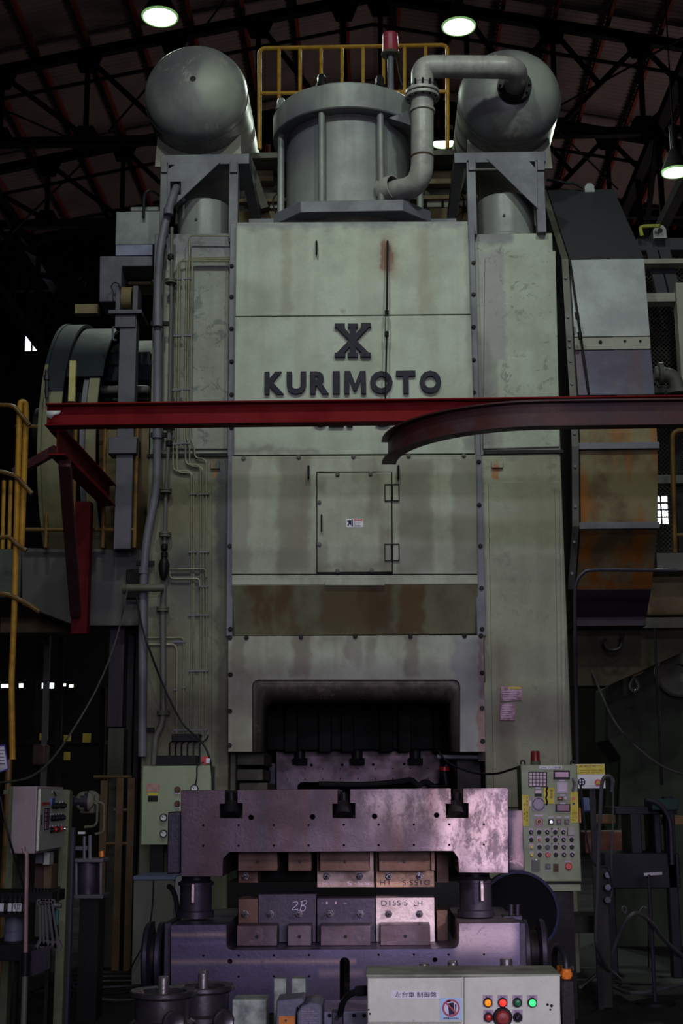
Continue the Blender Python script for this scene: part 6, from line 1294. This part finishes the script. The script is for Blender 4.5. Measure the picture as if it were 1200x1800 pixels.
for i,(x_,ch) in enumerate(((3,''),(17,''),(26,'9'),(34,'7'))):
    t = thing('spray_can', 'small black can with a white label on the left bench, %s' % ['cut by the photo edge','second from the photo edge','labelled 9','nearest the upright steel bar'][i], 'can', P(x_,1606,7.3), 'cans in a row on the bench')
    q = MB(); c = P(x_,1607,7.3); q.lathe(c,(0,0,1),[(0,.017),(.075,.017),(.085,.010),(.09,.010),(.09,.001)],16); build(q,'body',M_blk,t,fix=False); q = MB(); q.pbox(x_-3.5,1588,x_+3.5,1602,7.281,.003); l_ = build(q,'label',M_white,t)
    if ch: text(ch,x_-2,1590,x_+2,1599,7.28,.001,'lettering',M_ink,l_)
q = MB(); q.pbox(-20,1606,42,1612,7.28,.14); build(q,'can_shelf',M_dark,bn)
q = MB(); q.lathe((P(24,1640,7.6).x,7.6,P(24,1656,7.6).z),(0,0,1),[(0,.05),(.16,.05),(.17,.04),(.17,.001)],20); build(q,'blue_grey_bottle',surf('blue_grey_plastic',(.16,.17,.25),.5),None,fix=False,label='blue-grey bottle standing on the bench drawer',cat='bottle')
sc_ = thing('scissors', 'upright black-handled tool clipped at the right end of the bench', 'tool', P(101,1590,7.5))
q = MB(); q.bar(P(101,1590,7.5),P(104,1558,7.5),.012,.008,(0,1,0)); build(q,'blade',M_blk,sc_); q = MB(); q.cyl(P(96,1592,7.45),P(108,1592,7.45),.014,10); build(q,'clip',M_chrome,sc_)
q = MB(); q.tube([P(100,1600,7.5),P(99,1625,7.5)],.012,8,0); build(q,'teal_grip',surf('teal_plastic',(.02,.12,.12),.5),sc_)
bk = thing('bucket', 'dark bucket on the floor below the tool bench', 'bucket', P(75,1790,7.6)); bk.location.z = 0
q = MB(); c = P(75,1790,7.4); q.lathe((c.x,7.4,0),(0,0,1),[(0,.001),(0,.10),(.28,.125),(.285,.13),(.285,.12),(.02,.095)],28); build(q,'pail',M_dark,bk,fix=False)
# valve and cylinder unit
vu = thing('hydraulic_unit', 'grimy hydraulic valve unit with looped pipes behind the switch box', 'hydraulic unit', P(155,1580,9.5)); vu.location.z = 0
YV = 9.5
M_vu = surf('grimy_olive_valve', (.13,.125,.085), .5, .1, (.1,.09,.07), .6, 9.)
c = P(118,1409,YV); e_ = P(158,1409,YV)
q = MB(); q.lathe(c,(1,0,0),[(0,.001),(0,.04),(.05,.042),(.055,.03),(.09,.03),(.095,.045),(.12,.045),(.125,.065),(.15,.065)],20); build(q,'motor_body',M_darkst,vu,fix=False)
q = MB(); q.pbox(140,1396,166,1430,YV+.03,.2); build(q,'valve_block',M_vu,vu,.01); q = MB(); q.lathe(P(150,1408,YV+.02),(0,-1,0),[(0,.065),(.03,.065),(.04,.05),(.04,.001)],24); build(q,'round_flange',M_vu,vu,fix=False); q = MB(); q.lathe(P(162,1404,YV+.08),(0,-1,0),[(0,.055),(.03,.055),(.03,.001)],24); build(q,'round_flange',M_vu,vu,fix=False)
q = MB(); q.rtube([P(165,1410,YV),P(183,1411,YV),P(182,1464,YV),P(167,1466,YV)],.009,.04,8); build(q,'loop_pipe',M_vu,vu); q = MB(); q.rtube([P(166,1412,YV),P(171,1413,YV),P(170,1452,YV),P(148,1454,YV)],.009,.04,8); build(q,'loop_pipe',M_vu,vu)
q = MB(); q.pbox(137,1462,149,1466,YV-.03,.03); build(q,'white_tag',M_white,vu); q = MB(); q.cyl(P(178,1496,YV),P(179,1506,YV),.016,10); build(q,'orange_plug',M_oran,vu)
q = MB(); q.cyl(P(158,1468,YV),P(158,1512,YV),.012,8); q.cyl(P(148,1470,YV),P(148,1512,YV),.01,8); build(q,'piston_rod',M_grey,vu)
q = MB(); q.pbox(131,1488,153,1495,YV,.1); q.pbox(130,1509,181,1516,YV-.03,.25); q.pbox(128,1573,181,1580,YV-.03,.25); build(q,'flange_plate',surf('grey_violet_plate',(.10,.095,.12),.5),vu,.004)
q = MB(); a = P(154,1575,YV+.1); b2 = P(154,1514,YV+.1); q.cyl(a,b2,.085,28); build(q,'cylinder_body',M_darkst,vu)
for x_ in (134,177): q = MB(); q.cyl(P(x_,1575,YV),P(x_,1514,YV),.009,8); build(q,'tie_bolt',M_grey,vu)
q = MB(); q.pbox(138,1580,172,1720,YV+.02,.2,True); build(q,'pedestal',M_dark,vu)
q = MB(); q.pbox(116,1455,126,1720,9.0,.06,True); build(q,'blue_post',surf('slate_blue_post',(.05,.055,.09),.5),None,.004,label='slate blue post beside the pale green stand',cat='post')
M_fen = surf('dim_fence_paint', (.07,.038,.008), .6, 0, (.03,.018,.006), .5, 5., bump=0)  # yellow darkened in place of real shade over the fence
yf = thing('yellow_fence', 'dim yellow tube fence left of the grey cabinet', 'railing', P(210,1700,12)); yf.location.z = 0
for xa_,xb_,y_ in ((165,232,1366),(200,230,1424),(180,230,1483)): q = MB(); q.tube([P(xa_,y_,12),P(xb_,y_,12)],.016,8,0); build(q,'rail',M_fen,yf)
for x_,y_ in ((181,1372),(209,1368),(229,1368)): q = MB(); X = P(x_,1480,12).x; q.box(X-.03,11.98,0,X+.03,12.03,P(x_,y_,12).z); build(q,'fence_post',M_fen,yf)
hose('dark hose snaking over the floor at the lower left', ((98,1600,7.9),(104,1660,8.6),(120,1720,9.6),(150,1750,9.9),(200,1758,9.9),(245,1757,9.8)), .010, M_hose2)
q = MB(); pts_ = []
for k in range(22):
    a = k*.9; rr_ = .42+.10*math.sin(k*1.7); pts_.append((P(195,1742,11).x+rr_*1.3*math.cos(a), 10.9+rr_*math.sin(a), .02+.004*k))
q.tube(pts_, .012, 6, 4); build(q,'hose',M_hose,None,label='coil of dark hose lying on the floor left of the rollers',cat='hose')
